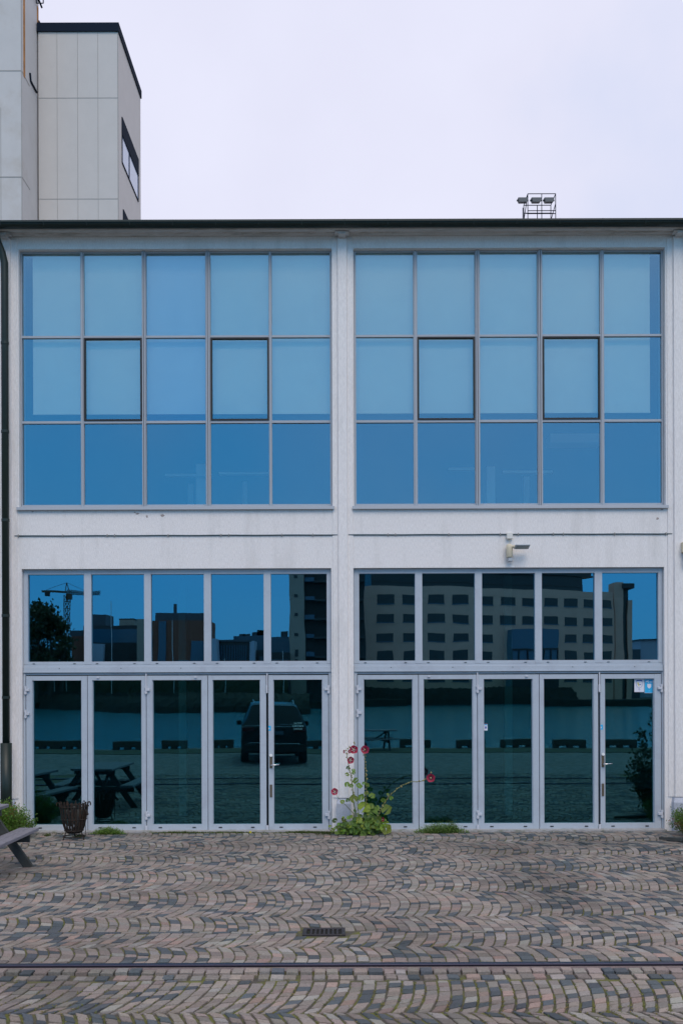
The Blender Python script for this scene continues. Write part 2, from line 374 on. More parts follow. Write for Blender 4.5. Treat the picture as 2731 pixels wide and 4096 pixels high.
def settcol(x, y, dark_bias=0.0):
    n1 = smoothn(x, y, 0.9, 3) ; n2 = smoothn(x, y, 3.5, 9)
    pd = 0.20 + 0.22 * n1 + 0.25 * n2 + dark_bias
    r = random.random(); k = random.uniform(0.78, 1.2)
    if r < pd: c = (0.085, 0.100, 0.112)
    elif r < pd + 0.045: c = (0.30, 0.222, 0.19)
    elif r < pd + 0.15: c = (0.285, 0.268, 0.245)
    elif r < pd + 0.40: c = (0.232, 0.208, 0.186)
    else: c = (0.262, 0.222, 0.196)
    d = 1.0 - 0.26 * max(0, smoothn(x, y, 0.7, 20)) * 2 + 0.10 * smoothn(x, y, 0.3, 33)
    return tuple(ch * k * d * random.uniform(0.97, 1.03) for ch in c)
def lane(yc, wd, y0, y1, x0=-6.6, x1=6.6, sag=0.105, dx=0.095, gap=0.0027, bias=0.0, zoff=0.0):
    ph = random.uniform(0, dx)
    x = x0
    arcs = []
    def xoff(y, x_=0.0): t = (y - yc - .05*smoothn(x_, 0, .5, yc)) / (wd/2); return sag * (1 + .35*smoothn(x_, 3, .45, yc)) * (1 - t*t)
    def edge(k, y):
        return x0 + kx[k] + ph + xoff(y, x0 + k*dx) + 0.010 * smoothn(k * .35, y * 2.3, 1.0, yc) + 0.016 * smoothn(k*0.11, y*.8, 1.0, yc + 5)
    kx = [0.0]
    while len(kx) < int((x1-x0)/dx) + 3: kx.append(kx[-1] + dx*random.choice((.88, .95, 1.0, 1.0, 1.06, 1.14)))
    k = 0
    while x0 + k * dx < x1:
        y = yc - wd/2 + random.uniform(-0.04, 0.01)
        while y < yc + wd/2 - 0.03:
            h = random.choice((0.085, 0.10, 0.105, 0.112, 0.13))
            ye = y + h
            if yc + wd/2 - ye < 0.05: ye = yc + wd/2 + random.uniform(-.004, .004)
            ym = (y + ye) / 2
            if y0 - 0.01 < ym < y1 + 0.01:
                ya, yb = max(y, y0), min(ye, y1)
                t = (ym - yc) / (wd/2); sk = 0.45 * t * dx      # cross joints lean to follow the fan
                if yb - ya > 0.03:
                    c4 = [(edge(k, ya), ya + sk*.5), (edge(k+1, ya), ya - sk*.5), (edge(k+1, yb), yb - sk*.5), (edge(k, yb), yb + sk*.5)]
                    zz = 0.005 * smoothn(k*dx, ym, 0.8, 2) + random.uniform(-0.004, 0.0035) + zoff
                    cx = sum(p[0] for p in c4) / 4
                    if ym < 9.4 or random.random() < .35: JOINTS.append((edge(k, ym), ym)); JOINTS.append((edge(k, ya), ya))
                    if not (GX0 - 0.008 < cx < GX1 + 0.008 and GY0 - 0.03 < ym < GY1 + 0.03):
                        sett(c4, zz, settcol(cx, ym, bias + 0.10 * max(0, cx / 4.5)), gap)
            y = ye
        k += 1
GX0, GX1, GY0, GY1 = -0.36, 0.035, 8.60, 8.88        # where the drain grate lies
RAIL1, RAIL2 = 7.665, 6.22
lane(5.47, 1.10, 4.92, 5.98, gap=0.0055, bias=0.05, dx=0.095)
lane(6.02, 1.05, 6.285, 6.54, gap=0.0055, bias=0.05, dx=0.088)
lane(7.29, 1.50, 6.54, 7.275, gap=0.0055, bias=0.05, dx=0.088, sag=.15)
lane(7.87, 0.80, 7.745, 8.23)
lane(8.78, 1.10, 8.23, 8.705)
lane(8.78, 1.10, 8.765, 9.33)
x = -6.5
while x < 6.6:          # narrow straight course running through the drain
    wd = random.uniform(0.09, 0.16)
    if not (GX0 - wd < x < GX1): sett([(x, 8.708), (x + wd, 8.708), (x + wd, 8.762), (x, 8.762)], random.uniform(-.003, .002), settcol(x, 8.7, 0.35), 0.003)
    x += wd
lane(9.915, 1.17, 9.33, 10.5)
lane(11.085, 1.17, 10.5, 11.67)
lane(12.24, 1.14, 11.67, 12.81)
lane(13.38, 1.14, 12.81, 13.95)
lane(14.5, 1.14, 13.95, 14.90, bias=0.02)
# straight row of raised setts beside the rail
x = -6.5
while x < 6.6:
    wd = random.uniform(0.085, 0.115); dy = random.uniform(-.012, .012); z = random.uniform(0.000, 0.016)
    z += .008; sett([(x, 7.42 + dy), (x + wd, 7.42 + dy), (x + wd, 7.53), (x, 7.53)], z, settcol(x, 7.5, 0.02), 0.006)
    dy = random.uniform(-.008, .008); q = random.uniform(-.02, .02); sett([(x + q, 7.29 + dy), (x + wd + q, 7.29 + dy), (x + wd + q, 7.40 + dy), (x + q, 7.40 + dy)], random.uniform(0, .010), settcol(x, 7.3, 0.02), 0.006)
    x += wd
me = bpy.data.meshes.new('cobbled_pavement'); me.from_pydata(S_V, [], S_F); me.materials.append(M['sett'])
a = me.color_attributes.new('col', 'FLOAT_COLOR', 'POINT'); a.data.foreach_set('color', np.array(S_C, dtype=np.float32).ravel())
o = bpy.data.objects.new('cobbled_pavement', me); COL.objects.link(o); tag(o, kind='structure')

def rail(y):
    t = thing('rail', (0, y, 0), '', 'rail')
    # grooved street rail: head, flangeway and lip
    m = MB(); m.xprism([(y-.030,-.01),(y-.034,.010),(y-.028,.016),(y+.020,.016),(y+.026,.010),(y+.026,-.02),(y+.026,-.035),(y-.030,-.035)], -14, 14)
    m.build('rail_head', M['rail'], t)
    m = MB(); m.xprism([(y+.0262,-.03),(y+.0262,-.012),(y+.052,-.012),(y+.052,.004),(y+.064,.004),(y+.064,-.03)], -14, 14); m.build('guard_lip', M['railrust'], t)
    m = MB(); m.xprism([(y-.138,-.03),(y-.138,-.006),(y-.0345,-.003),(y-.0345,-.03)], -14, 14); m.build('bedding', M['concfill'], t)
    return t
r1 = rail(RAIL1); r1['label'] = 'worn steel tram rail set in the cobbles, nearest the doors'
r2 = rail(RAIL2); r2['label'] = 'second parallel tram rail, the one farther from the building'
for r_ in (r1, r2): r_['group'] = 'rails of the old quay track'

# drain grate
t = thing('drain_grate', (-0.16, 8.74, 0), 'cast iron drain grate with eight slots in the cobbles', 'drain')
m = MB(); gx0, gx1, gy0, gy1 = -0.345, 0.02, 8.615, 8.865
m.bbox(gx0, gx1, gy0, gy0+.018, -.02, .006, .003); m.bbox(gx0, gx1, gy1-.04, gy1, -.02, .006, .003)
m.bbox(gx0, gx0+.035, gy0+.018, gy1-.04, -.02, .005, .003); m.bbox(gx1-.03, gx1, gy0+.018, gy1-.04, -.02, .005, .003)
n = 8; ww = (gx1-.03 - gx0-.035) / n
for i in range(1, n):
    cx = gx0 + .035 + i*ww; m.bbox(cx-.009, cx+.009, gy0+.018, gy1-.04, -.022, .004, .003)
m.build('grating', M['iron'], t)
m = MB(); m.box(gx0+.005, gx1-.005, gy0+.005, gy1-.005, -.0112, -.0095); m.build('pit_shade', M['black'], t)  # thin black sheet stands in for the shade down the drain

# ------------------------------------------------------------------ the building
B = thing('warehouse_building', (0, 15, 0), 'white plastered two storey warehouse with tall tinted windows over glazed doors', 'building')
W0 = 15.0
ULEFT = [(91,325),(338,570),(587,824),(844,1077),(1089,1321)]
URIGHT = [(1425,1654),(1670,1900),(1920,2150),(2170,2400),(2416,2645)]
LLEFT = [(110.6,334.6),(363.6,574.6),(602.6,813.6),(842.6,1052.6),(1081.6,1304.6)]
LRIGHT = [(1434.6,1657.6),(1686.6,1896.6),(1925.6,2136.6),(2164.6,2375.6),(2405.6,2629.6)]
DLEFT = [(127,324),(367,564),(607,804),(847,1038),(1090,1286)]
DRIGHT = [(1451,1647),(1690,1887),(1930,2126),(2170,2370),(2414,2612)]
bays = []
for k, (o1, o2, up, lo, dr, uo, lO, full) in enumerate((
        (-1338, -1338, ULEFT, LLEFT, DLEFT, (78,1330), (87,1323), False),
        (0, 0, ULEFT, LLEFT, DLEFT, (78,1330), (87,1323), True),
        (0, 0, URIGHT, LRIGHT, DRIGHT, (1416,2661), (1412,2653), True),
        (1338, 1338, URIGHT, LRIGHT, DRIGHT, (1416,2661), (1412,2653), False))):
    bays.append(dict(off=o1, up=[(a+o1, b+o1) for a, b in up], lo=[(a+o1, b+o1) for a, b in lo], dr=[(a+o1, b+o1) for a, b in dr],
                     uo=(uo[0]+o1, uo[1]+o1), lO=(lO[0]+o1, lO[1]+o1), full=full))
WX0, WX1 = fx(bays[0]['uo'][0]) - 0.5, fx(bays[3]['uo'][1]) + 0.5
ZT = 8.815
holes = []
for b in bays:
    holes.append((fx(b['uo'][0]), fx(b['uo'][1]), fz(2030), fz(993)))
    holes.append((fx(b['lO'][0]), fx(b['lO'][1]), -0.3, fz(2272)))
def wall_holes(mb, x0, x1, z0, z1, holes, y0, y1):
    xs = sorted({x0, x1} | {h[0] for h in holes} | {h[1] for h in holes}); zs = sorted({z0, z1} | {max(h[2], z0) for h in holes} | {h[3] for h in holes})
    def solid(i, j):
        if i < 0 or j < 0 or i >= len(xs)-1 or j >= len(zs)-1: return False
        cx, cz = (xs[i]+xs[i+1])/2, (zs[j]+zs[j+1])/2
        return not any(h[0] < cx < h[1] and h[2] < cz < h[3] for h in holes)
    for i in range(len(xs)-1):
        for j in range(len(zs)-1):
            if not solid(i, j): continue
            a, b_, c, d = xs[i], xs[i+1], zs[j], zs[j+1]
            v = [(a,y0,c),(b_,y0,c),(b_,y0,d),(a,y0,d),(a,y1,c),(b_,y1,c),(b_,y1,d),(a,y1,d)]
            f = [(0,1,2,3),(5,4,7,6)]
            if not solid(i-1, j): f.append((4,0,3,7))
            if not solid(i+1, j): f.append((1,5,6,2))
            if not solid(i, j-1): f.append((4,5,1,0))
            if not solid(i, j+1): f.append((3,2,6,7))
            mb.add(v, f)
m = MB(); wall_holes(m, WX0, WX1, -0.02, ZT, holes, W0, W0+0.32)
m.build('wall', M['wall'], B)
# sides and back
m = MB(); m.box(WX0, WX0+.3, W0+.322, 27, -.02, ZT); m.box(WX1-.3, WX1, W0+.322, 27, -.02, ZT); m.box(WX0+.302, WX1-.302, 26.7, 27, -.02, ZT)
m.build('rear_walls', M['wall'], B)
# interior
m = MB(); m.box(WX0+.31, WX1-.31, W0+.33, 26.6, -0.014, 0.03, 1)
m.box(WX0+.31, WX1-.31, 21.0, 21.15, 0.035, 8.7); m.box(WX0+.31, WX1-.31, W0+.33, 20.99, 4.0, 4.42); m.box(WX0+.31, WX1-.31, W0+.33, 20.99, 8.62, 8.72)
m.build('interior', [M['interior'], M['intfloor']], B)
items = []
for (u, v0_, v1_, Y, wd) in ((728, 2290, 3200, 16.6, .12), (2031, 2290, 2650, 16.6, .12)):
    p = P(u, v0_, Y); items.append(lambda m, p=p, Y=Y, wd=wd: m.box(p.x-wd/2, p.x+wd/2, Y, Y+wd, 0.035, 3.98))
each('interior_post', M['postdim'], B, items); items = []
for (u, v0_, Y, wd) in ((803, 1855, 17.5, .17), (762, 1935, 18.5, .10), (1962, 1865, 17.5, .14), (2105, 1905, 18.5, .10), (978, 1925, 18.5, .08)):
    p = P(u, v0_, Y); items.append(lambda m, p=p, Y=Y, wd=wd: m.box(p.x-wd/2, p.x+wd/2, Y, Y+wd, 4.43, p.z))
each('interior_post', M['white'], B, items)
items = []
for (u0_, u1_, v_, Y) in ((660, 845, 1900, 17.3), (875, 1072, 1893, 17.3), (1793, 1915, 1875, 17.3), (2010, 2208, 1887, 17.3), (2200, 2390, 1738, 17.0)):
    a_, b_ = P(u0_, v_, Y), P(u1_, v_, Y); items.append(lambda m, a_=a_, b_=b_, Y=Y: m.box(a_.x, b_.x, Y, Y+.1, a_.z-.02, a_.z+.02))
a_, b_ = P(2200, 1735, 16.6), P(2410, 1735, 16.6); items.append(lambda m: m.box(a_.x, b_.x, 16.6, 17, a_.z-.14, a_.z))
each('interior_shelf', M['white'], B, items)

# pilasters: a narrow rib with shoulders
def pilaster(u0, name='pilaster'):
    cx = fx(u0)
    m = MB()
    prof = [(-.155,0),(-.150,-.012),(-.072,-.016),(-.064,-.052),(.064,-.052),(.072,-.016),(.150,-.012),(.155,0)]
    z0_, z1_ = fz(3190), ZT - 0.04
    vs = [(cx+a, W0+b-.001, z) for z in (z0_, z1_) for a, b in prof]; n = len(prof)
    fs = [tuple(range(n-1,-1,-1)), tuple(range(n, 2*n))] + [(i, i+1, n+i+1, n+i) for i in range(n-1)]
    m.add(vs, fs); m.build('pilaster', M['wall'], B)
    m = MB(); zt = fz(3192)-.004
    x0, x1 = cx-.105, cx+.105
    m.add([(x0,W0-.105,-.02),(x1,W0-.105,-.02),(x1,W0-.001,-.02),(x0,W0-.001,-.02),(x0,W0-.105,zt-.07),(x1,W0-.105,zt-.07),(x1,W0-.001,zt-.07),(x0,W0-.001,zt-.07),
           (x0+.03,W0-.06,zt),(x1-.03,W0-.06,zt),(x1-.01,W0-.001,zt),(x0+.01,W0-.001,zt)],
          [(0,1,5,4),(1,2,6,5),(3,0,4,7),(4,5,9,8),(5,6,10,9),(7,4,8,11),(8,9,10,11)])
    m.build('plinth_block', M['plinth'], B)
    # bracket under the cornice
    m = MB(); m.bbox(cx-.055, cx+.055, W0-.20, W0-.056, ZT-.055, ZT-.004, .01); m.bbox(cx-.105, cx+.105, W0-.19, W0-.062, ZT-.028, ZT-.005, .008)
    m.build('cornice_bracket', M['cornice'], B)
for u0 in (31-1338, 31, 1370.5, 2708, 2708+1338): pilaster(u0)

# cornice, gutter, roof
m = MB()
m.xprism([(15.0, ZT+.002),(14.945,ZT+.0),(14.925,ZT+.028),(14.87,ZT+.032),(14.86,ZT+.002),(14.78,ZT+.0),(14.765,ZT+.03),(14.765,ZT+.055),(15.3,ZT+.055),(15.3,ZT+.002)], WX0-.2, WX1+.2)
m.build('cornice', M['cornice'], B)
gt = MB(); prof = []
for i in range(13):
    a_ = math.pi * i / 12; prof.append((14.70 - .075*math.cos(a_), 8.862 - .052*math.sin(a_)))
prof = [(14.61, 8.886), (14.61, 8.862)] + prof + [(14.785, 8.886)]
inner = [(y*0.985 + 14.70*0.015, z+.004) for y, z in prof[::-1]]
gt.xprism(prof + inner, WX0-.25, WX1+.25)
xx = -4.9
while xx < 5.2:
    gt.tube([(xx, 14.625, 8.82), (xx, 14.612, 8.890)], .006, 6); xx += 0.62
gt.build('gutter', M['gutter'], B)
m = MB(); m.add([(WX0-.2,14.68,8.870),(WX1+.2,14.68,8.870),(WX1+.2,21,9.35),(WX0-.2,21,9.35),(WX1+.2,27.3,8.9),(WX0-.2,27.3,8.9),
                 (WX0-.2,14.68,8.903),(WX1+.2,14.68,8.903),(WX1+.2,21,9.43),(WX0-.2,21,9.43),(WX1+.2,27.3,8.98),(WX0-.2,27.3,8.98)],
                [(0,3,2,1),(3,5,4,2),(6,7,8,9),(9,8,10,11),(0,1,7,6),(1,2,8,7),(2,4,10,8),(4,5,11,10),(5,3,9,11),(3,0,6,9)])
m.build('roof', M['roof'], B)

# downpipe with its wider sleeve at the foot
m = MB(); px = P0(22.5, 1500, 14.86).x
m.tube([(px-.09,14.70,8.83),(px-.09,14.74,8.76),(px-.085,14.80,8.68),(px-.03,14.84,8.52),(px,14.86,8.38),(px,14.86,8.2),(px,14.86,1.2)], .052, 14)
m.build('downpipe', M['gutter'], B, smooth=True)
m = MB(); m.tube([(px, 14.86, 1.33), (px, 14.86, -.01)], [.083, .079], 4 if False else 16); m.build('downpipe_sleeve', M['gutter'], B, smooth=True)
for z in (7.2, 5.9, 4.6, 3.2, 2.0):
    m = MB(); m.tube([(px, 14.86, z-.02), (px, 14.86, z+.02)], .058, 14); m.box(px-.01, px+.01, 14.9, 14.99, z-.01, z+.01); m.build('pipe_clamp', M['gutter'], B)

# cable with clips
zc = fz(2140)
for x0, x1 in ((fx(60), fx(1349)), (fx(1392), fx(2684)), (-9.5, fx(2))):
    n = 24; m = MB(); m.tube([(x0 + (x1-x0)*i/n, W0-.012, zc + .0015*math.sin(i*1.3)) for i in range(n+1)], .0085, 8); m.build('cable', M['teal'], B, smooth=True)
for u in (75, 253, 430, 460, 673, 884, 915, 1127, 1250, 1390+160, 1580, 1793, 1998, 2070, 2210, 2250, 2455, 2660):
    m = MB(); m.bbox(fx(u)-.006, fx(u)+.006, W0-.026, W0, zc-.020, zc+.022, .002); m.build('cable_clip', M['joint'], B)
# flaked paint patches
M['bare'] = mat('bare_plaster', (0.36, 0.31, 0.29), 0.95, var=0.3, scale=60)
for (u, v, a_, b_) in ((549, 2054, .035, .018), (588, 2066, .022, .022), (650, 2062, .035, .020), (131, 2047, .02, .01), (2645, 2038, .02, .012), (2628, 2075, .03, .02), (540, 2050, .02, .012)):
    p = P(u, v, 14.999); n = 9; pts = []
    for i in range(n):
        an = 2*math.pi*i/n; r_ = random.uniform(.5, 1.1); pts.append((p.x + a_*r_*math.cos(an), p.z + b_*r_*math.sin(an)))
    m = MB(); m.prism(pts, W0-.0015, W0+.001); m.build('bare_plaster_patch', M['bare'], B)

# ---------------- upper windows
def frame_rects(mb, x0, x1, z0, z1, cols, rows, y0, y1, b=.004):
    """frame filling x0..x1, z0..z1 leaving the openings cols x rows"""
    xs = [x0] + [c for ab in cols for c in ab] + [x1]
    # verticals full height
    for i in range(0, len(xs), 2): mb.bbox(xs[i], xs[i+1], y0, y1, z0, z1, b)
    zs = [z0] + [c for ab in rows for c in ab] + [z1]
    for a_, b_ in cols:
        for j in range(0, len(zs), 2): mb.box(a_, b_, y0+.003, y1, zs[j]+.0, zs[j+1])
def pane(x0, x1, z0, z1, y, gm, parent, name='pane', th=.012, tilt=.004):
    m = MB(); e = .004; ax, az = random.uniform(-tilt, tilt), random.uniform(-tilt, tilt)
    m.add([(x0-e,y,z0-e),(x1+e,y,z0-e),(x1+e,y,z1+e),(x0-e,y,z1+e),(x0-e,y+th,z0-e),(x1+e,y+th,z0-e),(x1+e,y+th,z1+e),(x0-e,y+th,z1+e)],
          [(0,1,2,3)], 0)
    m.v = [(a_, b_ + (a_-(x0+x1)/2)*ax + (c_-(z0+z1)/2)*az, c_) for a_, b_, c_ in m.v]
    m.f += [(5,4,7,6),(4,0,3,7),(1,5,6,2),(3,2,6,7),(4,5,1,0)]; m.m += [1]*5
    return m.build(name, [gm, G_CLR], parent)
rowsU = [(gz(2016, 15.09), gz(1690.5, 15.09)), (gz(1681, 15.09), gz(1348.5, 15.09)), (gz(1340, 15.09), gz(1010, 15.09))]
for bi, b in enumerate(bays):
    x0, x1 = fx(b['uo'][0])+.003, fx(b['uo'][1])-.003
    cols = [(gx(a_, 15.09), gx(c, 15.09)) for a_, c in b['up']]
    m = MB(); frame_rects(m, x0, x1, gz(2027, 15.09), fz(994), cols, rowsU, W0+.085, W0+.15)
    # proud cover caps on the two structural mullions, thin caps on the others
    for i in range(4):
        cx = (cols[i][1] + cols[i+1][0]) / 2
        if i in (1, 2): 
            m.box(cx-.022, cx-.006, W0+.055, W0+.084, gz(2027, 15.09), fz(994)); m.box(cx+.006, cx+.022, W0+.055, W0+.084, gz(2027, 15.09), fz(994))
        else: m.box(cx-.010, cx+.010, W0+.07, W0+.084, gz(2027, 15.09), fz(994))
    wf = m.build('window', M['alu_up'], B)
    for j, (za, zb) in enumerate(rowsU):
        for i, (xa, xb) in enumerate(cols):
            if j == 1 and i in (1, 3):
                # opening casement with a dark gasket
                c = MB(); w_ = .024
                for (q0,q1,r0,r1) in ((xa+.002,xb-.002,za+.002,za+w_),(xa+.002,xb-.002,zb-w_,zb-.002),(xa+.002,xa+w_,za+w_,zb-w_),(xb-w_,xb-.002,za+w_,zb-w_)):
                    c.box(q0, q1, W0+.075, W0+.13, r0, r1)
                c.build('casement_frame', M['gasket'], wf)
                pane(xa+w_, xb-w_, za+w_, zb-w_, W0+.11, G_UP, wf)
            else:
                pane(xa, xb, za, zb, W0+.12, G_UPB if (i == 2 and b['off'] == 0 and bi == 1 and j > 0) else G_UP, wf)
    # projecting metal sill
    m = MB(); m.xprism([(W0+.13, gz(2021,15.09)), (W0-.045, fz(2026)), (W0-.05, fz(2038)), (W0-.040, fz(2038)), (W0-.036, fz(2030)), (W0+.13, fz(2027))][::-1], x0-.03, x1+.03)
    m.build('window_sill', M['alu_up'], wf)
    # roller blinds
    if bi == 2: bx0, bx1 = x0 + .0, fx(2617)
    elif bi == 1: bx0, bx1 = fx(117), x1
    else: bx0, bx1 = x0, x1
    m = MB(); zb = EYE + (HOR-1650)/F*15.22; m.box(bx0, bx1, 15.22, 15.225, zb, fz(993)-.002); m.box(bx0, bx1, 15.21, 15.235, zb-.02, zb-.001)
    m.build('roller_blind', M['blind'], B)

# ---------------- lower windows, transom and doors
def hinge(xc, zc, side, parent):
    """three-knuckle surface hinge; side = direction of the middle leaf"""
    m = MB(); y0 = W0+.030; y1 = W0+.062; s_ = .019
    m.bbox(xc-s_, xc+s_, y0, y1, zc+.020, zc+.052, .003)
    m.bbox(xc-s_, xc+s_, y0, y1, zc-.060, zc-.022, .003)
    a_, c = (xc-.008, xc+.058) if side > 0 else (xc-.058, xc+.008)
    m.bbox(a_, c, y0-.006, y1, zc-.020, zc+.018, .003)
    m.tube([(xc, y0+.006, zc-.066), (xc, y0+.006, zc+.058)], .012, 8)
    m.build('hinge', M['hinge'], parent)
for bi, b in enumerate(bays):
    x0, x1 = fx(b['lO'][0])+.003, fx(b['lO'][1])-.003
    cols = [(gx(a_, 15.065), gx(c, 15.065)) for a_, c in b['lo']]
    m = MB(); frame_rects(m, x0, x1, gz(2655, 15.065), fz(2273), cols, [(gz(2643, 15.065), gz(2294, 15.065))], W0+.07, W0+.16)
    m.box(x0, x1, W0+.068, W0+.16, gz(2663, 15.065), gz(2655, 15.065)-.002); m.bbox(x0, x1, W0+.045, W0+.16, gz(2686, 15.065), gz(2663, 15.065)-.002, .006)
    m.box(x0, x1, W0+.035, W0+.045, gz(2687, 15.065), gz(2683, 15.065))
    wf = m.build('transom_window', M['alu'], B)
    for xa, xb in cols: pane(xa, xb, gz(2643, 15.065), gz(2294, 15.065), W0+.12, G_LO, wf, tilt=.0007)
    if b['full']:
        m = MB()
        for xa, xb in cols:
            for q in (xa + .07, xb - .16): m.box(q, q+.035, W0+.062, W0+.07, gz(2652, 15.065), gz(2650, 15.065)); 
            m.box((xa+xb)/2+.05, (xa+xb)/2+.06, W0+.04, W0+.045, gz(2672, 15.065), gz(2669, 15.065))
        m.build('drain_slot', M['gasket'], wf)
    # fixed door jambs
    o = b['off']; dr = [(gx(a_, 15.065), gx(c, 15.065)) for a_, c in b['dr']]
    right = b['lO'][0] - o > 1000
    if right: gaps = [1426, 1670, 1905, 2152, 2391.5, 2640]
    else: gaps = [102, 348, 583, 828.5, 1066, 1311]
    gaps = [gx(q + o, 15.065) for q in gaps]
    m = MB(); m.bbox(x0, gaps[0]-.004, W0+.055, W0+.16, .02, gz(2688, 15.065), .003); m.bbox(gaps[5]+.004, x1, W0+.055, W0+.16, .02, gz(2688, 15.065), .003)
    m.box(x0, x1, W0+.075, W0+.16, gz(2696, 15.065), gz(2688, 15.065)-.002)
    m.build('door_jamb', M['alu'], B)
    m = MB(); m.box(x0-.0, x1+.0, W0-.10, W0+.30, -.03, .020); m.build('threshold', M['threshold'], B)
    m = MB(); m.box(x0, x1, W0+.0745, W0+.1, .0205, .032); m.build('threshold_strip', M['gasket'], B)
    for i in range(5):
        xa, xb = gaps[i]+.004, gaps[i+1]-.004
        if i == 3: xb -= .012
        if i == 4: xa += .012
        zb, zt = gz(3321, 15.065), gz(2700, 15.065)
        m = MB(); yF = W0+.06
        ga, gb = dr[i]; gz0, gz1 = gz(3296, 15.065), gz(2718, 15.065)
        m.bbox(xa, ga, yF, W0+.14, zb, zt, .003); m.bbox(gb, xb, yF, W0+.14, zb, zt, .003)
        m.box(ga, gb, yF+.002, W0+.14, zb, gz0); m.box(ga, gb, yF+.002, W0+.14, gz1, zt)
        # glazing bead
        e = .008
        m.box(ga, ga+e, yF+.022, W0+.13, gz0, gz1); m.box(gb-e, gb, yF+.022, W0+.13, gz0, gz1)
        d = m.build('door', M['alu'], B)
        pane(ga+.002, gb-.002, gz0, gz1, W0+.12, G_DOOR, d, tilt=.0009)
        if not b['full']: continue
        for q in (ga + .115, gb - .115): m = MB(); m.box(q-.025, q+.025, yF-.003, yF+.004, gz0-.052, gz0-.036); m.build('drain_slot', M['gasket'], d)
        hz1, hz2, hz3 = gz(2756, 15.065), gz(2851, 15.065), gz(3258, 15.065)
        if i == 0: hinge(gaps[0], hz1, 1, d); hinge(gaps[0], hz2, 1, d); hinge(gaps[0], hz3, 1, d)
        if i == 2: hinge(gaps[2], hz1, 1, d); hinge(gaps[2], hz3, 1, d)
        if i == 4: hinge(gaps[5], hz1, -1, d); hinge(gaps[5], hz3, -1, d)
        if i in (1, 3):    # little catch at the head of the leaf
            m = MB(); cx = gx((390 if i == 1 else 780) + (0 if not right else 1322), 15.06); m.bbox(cx-.018, cx+.018, yF-.022, yF, gz(2710, 15.065), gz(2704, 15.065), .002); m.build('catch', M['hinge'], d)
        if i == 2 or i == 4:   # espagnolette rod and foot bolt
            bx_ = gaps[i]
            m = MB(); m.tube([(bx_, yF-.012, gz(2692, 15.065)), (bx_, yF-.012, gz(2745, 15.065))], .010, 8); 
            if i == 4: m.bbox(bx_-.014, bx_+.010, yF-.03, yF, gz(2772, 15.065), gz(2742, 15.065), .004)
            m.bbox(bx_-.016, bx_+.014, yF-.028, yF, gz(3322, 15.065), gz(3300, 15.065), .004)
            m.build('bolt', M['hinge'], d)
        if i == 4:
            hx = (xa + ga)/2
            m = MB(); m.bbox(hx-.020, hx+.022, yF-.012, yF, gz(3072, 15.065), gz(3022, 15.065), .004); m.build('lock_plate', M['brass'], d)
            m = MB(); m.lathe([(0,0),(.022,0),(.022,.012),(0,.013)], (0,0,0), 16)
            m.v = [(hx+.002 + a_, yF-.014 - c_, gz(3020, 15.065) + b_) for a_, b_, c_ in m.v]; m.build('keyhole_rose', M['white'], d)
            m = MB(); m.tube([(hx, yF-.012, gz(3059, 15.065)), (hx, yF-.055, gz(3059, 15.065)), (hx+.02, yF-.062, gz(3058.5, 15.065)), (hx+.125, yF-.060, gz(3056.5, 15.065))], .009, 8); m.build('handle', M['chrome'], d, smooth=True)
            m = MB(); m.bbox(hx-.018, hx+.018, yF-.010, yF, gz(3188, 15.065), gz(3137, 15.065), .004); m.build('lower_lock_plate', M['brass'], d)
            # small blue sticker on the stile
            m = MB(); sx = xa+.002; m.box(sx, sx+.036, yF-.0015, yF-.0002, gz(2922, 15.065), gz(2902, 15.065), 0); m.box(sx, sx+.014, yF-.003, yF-.0018, gz(2916, 15.065), gz(2910, 15.065), 1)
            m.build('sticker', [M['blue'], M['paper']], d, label='small sky blue sticker on the door stile')
        b.setdefault('doors', []).append(d)

def text(s, size, x, z, y, m_, parent, name='lettering', bold=0.0, align='CENTER', sx=1.0):
    cu = bpy.data.curves.new('txt', 'FONT'); cu.body = s; cu.size = size; cu.align_x = align; cu.offset = bold; cu.extrude = 0.0004
    tmp = bpy.data.objects.new('txt', cu); COL.objects.link(tmp)
    bpy.context.view_layer.update()
    dg = bpy.context.evaluated_depsgraph_get(); me_ = bpy.data.meshes.new_from_object(tmp.evaluated_get(dg))
    o_ = org(parent)
    for v_ in me_.vertices:
        a_ = v_.co.copy(); v_.co = (x + a_.x*sx - o_.x, y - a_.z - o_.y, z + a_.y - o_.z)
    bpy.data.objects.remove(tmp); me_.materials.clear(); me_.materials.append(m_)
    me_.name = name; ob = bpy.data.objects.new(name, me_); COL.objects.link(ob); ob.parent = parent
    return ob
# stickers on the far right door
D5 = bays[2]['doors'][4]; D3 = bays[2]['doors'][2]; DL5 = bays[1]['doors'][4]
YG = W0 + .1195
def pg(u, v): p = P(u, v, YG); return p.x, p.z
xa, z1 = pg(2534.5, 2716.5); xb, z0 = pg(2573.5, 2768)
m = MB(); m.box(xa, xb, YG-.0015, YG-.0003, z0, z1); st = m.build('sticker', M['paper'], D5, label='white alarm sticker with a shield and the word BEVAKAT')
m = MB()
def spx(px, py): p = P(2500 + px/8.711, 2700 + py/8.711, YG); return (p.x, p.z)
def poly(mb, pts, y, mi=0): mb.prism([spx(*q) for q in pts][::-1], y-.0006, y, mi)
yb = YG-.0017
poly(m, [(375,185),(390,175),(560,175),(575,190),(575,240),(540,212),(405,212),(375,240)], yb, 0)
for q in range(1):
    sh = [(372,245),(372,360),(400,420),(470,452),(545,420),(573,360),(573,245)]
    for i in range(len(sh)-1):
        (ax, ay), (bx_, by) = sh[i], sh[i+1]; dx_, dy_ = bx_-ax, by-ay; ln = math.hypot(dx_, dy_); nx_, ny_ = -dy_/ln*3.5, dx_/ln*3.5
        poly(m, [(ax-nx_, ay-ny_), (bx_-nx_, by-ny_), (bx_+nx_, by+ny_), (ax+nx_, ay+ny_)], yb, 0)
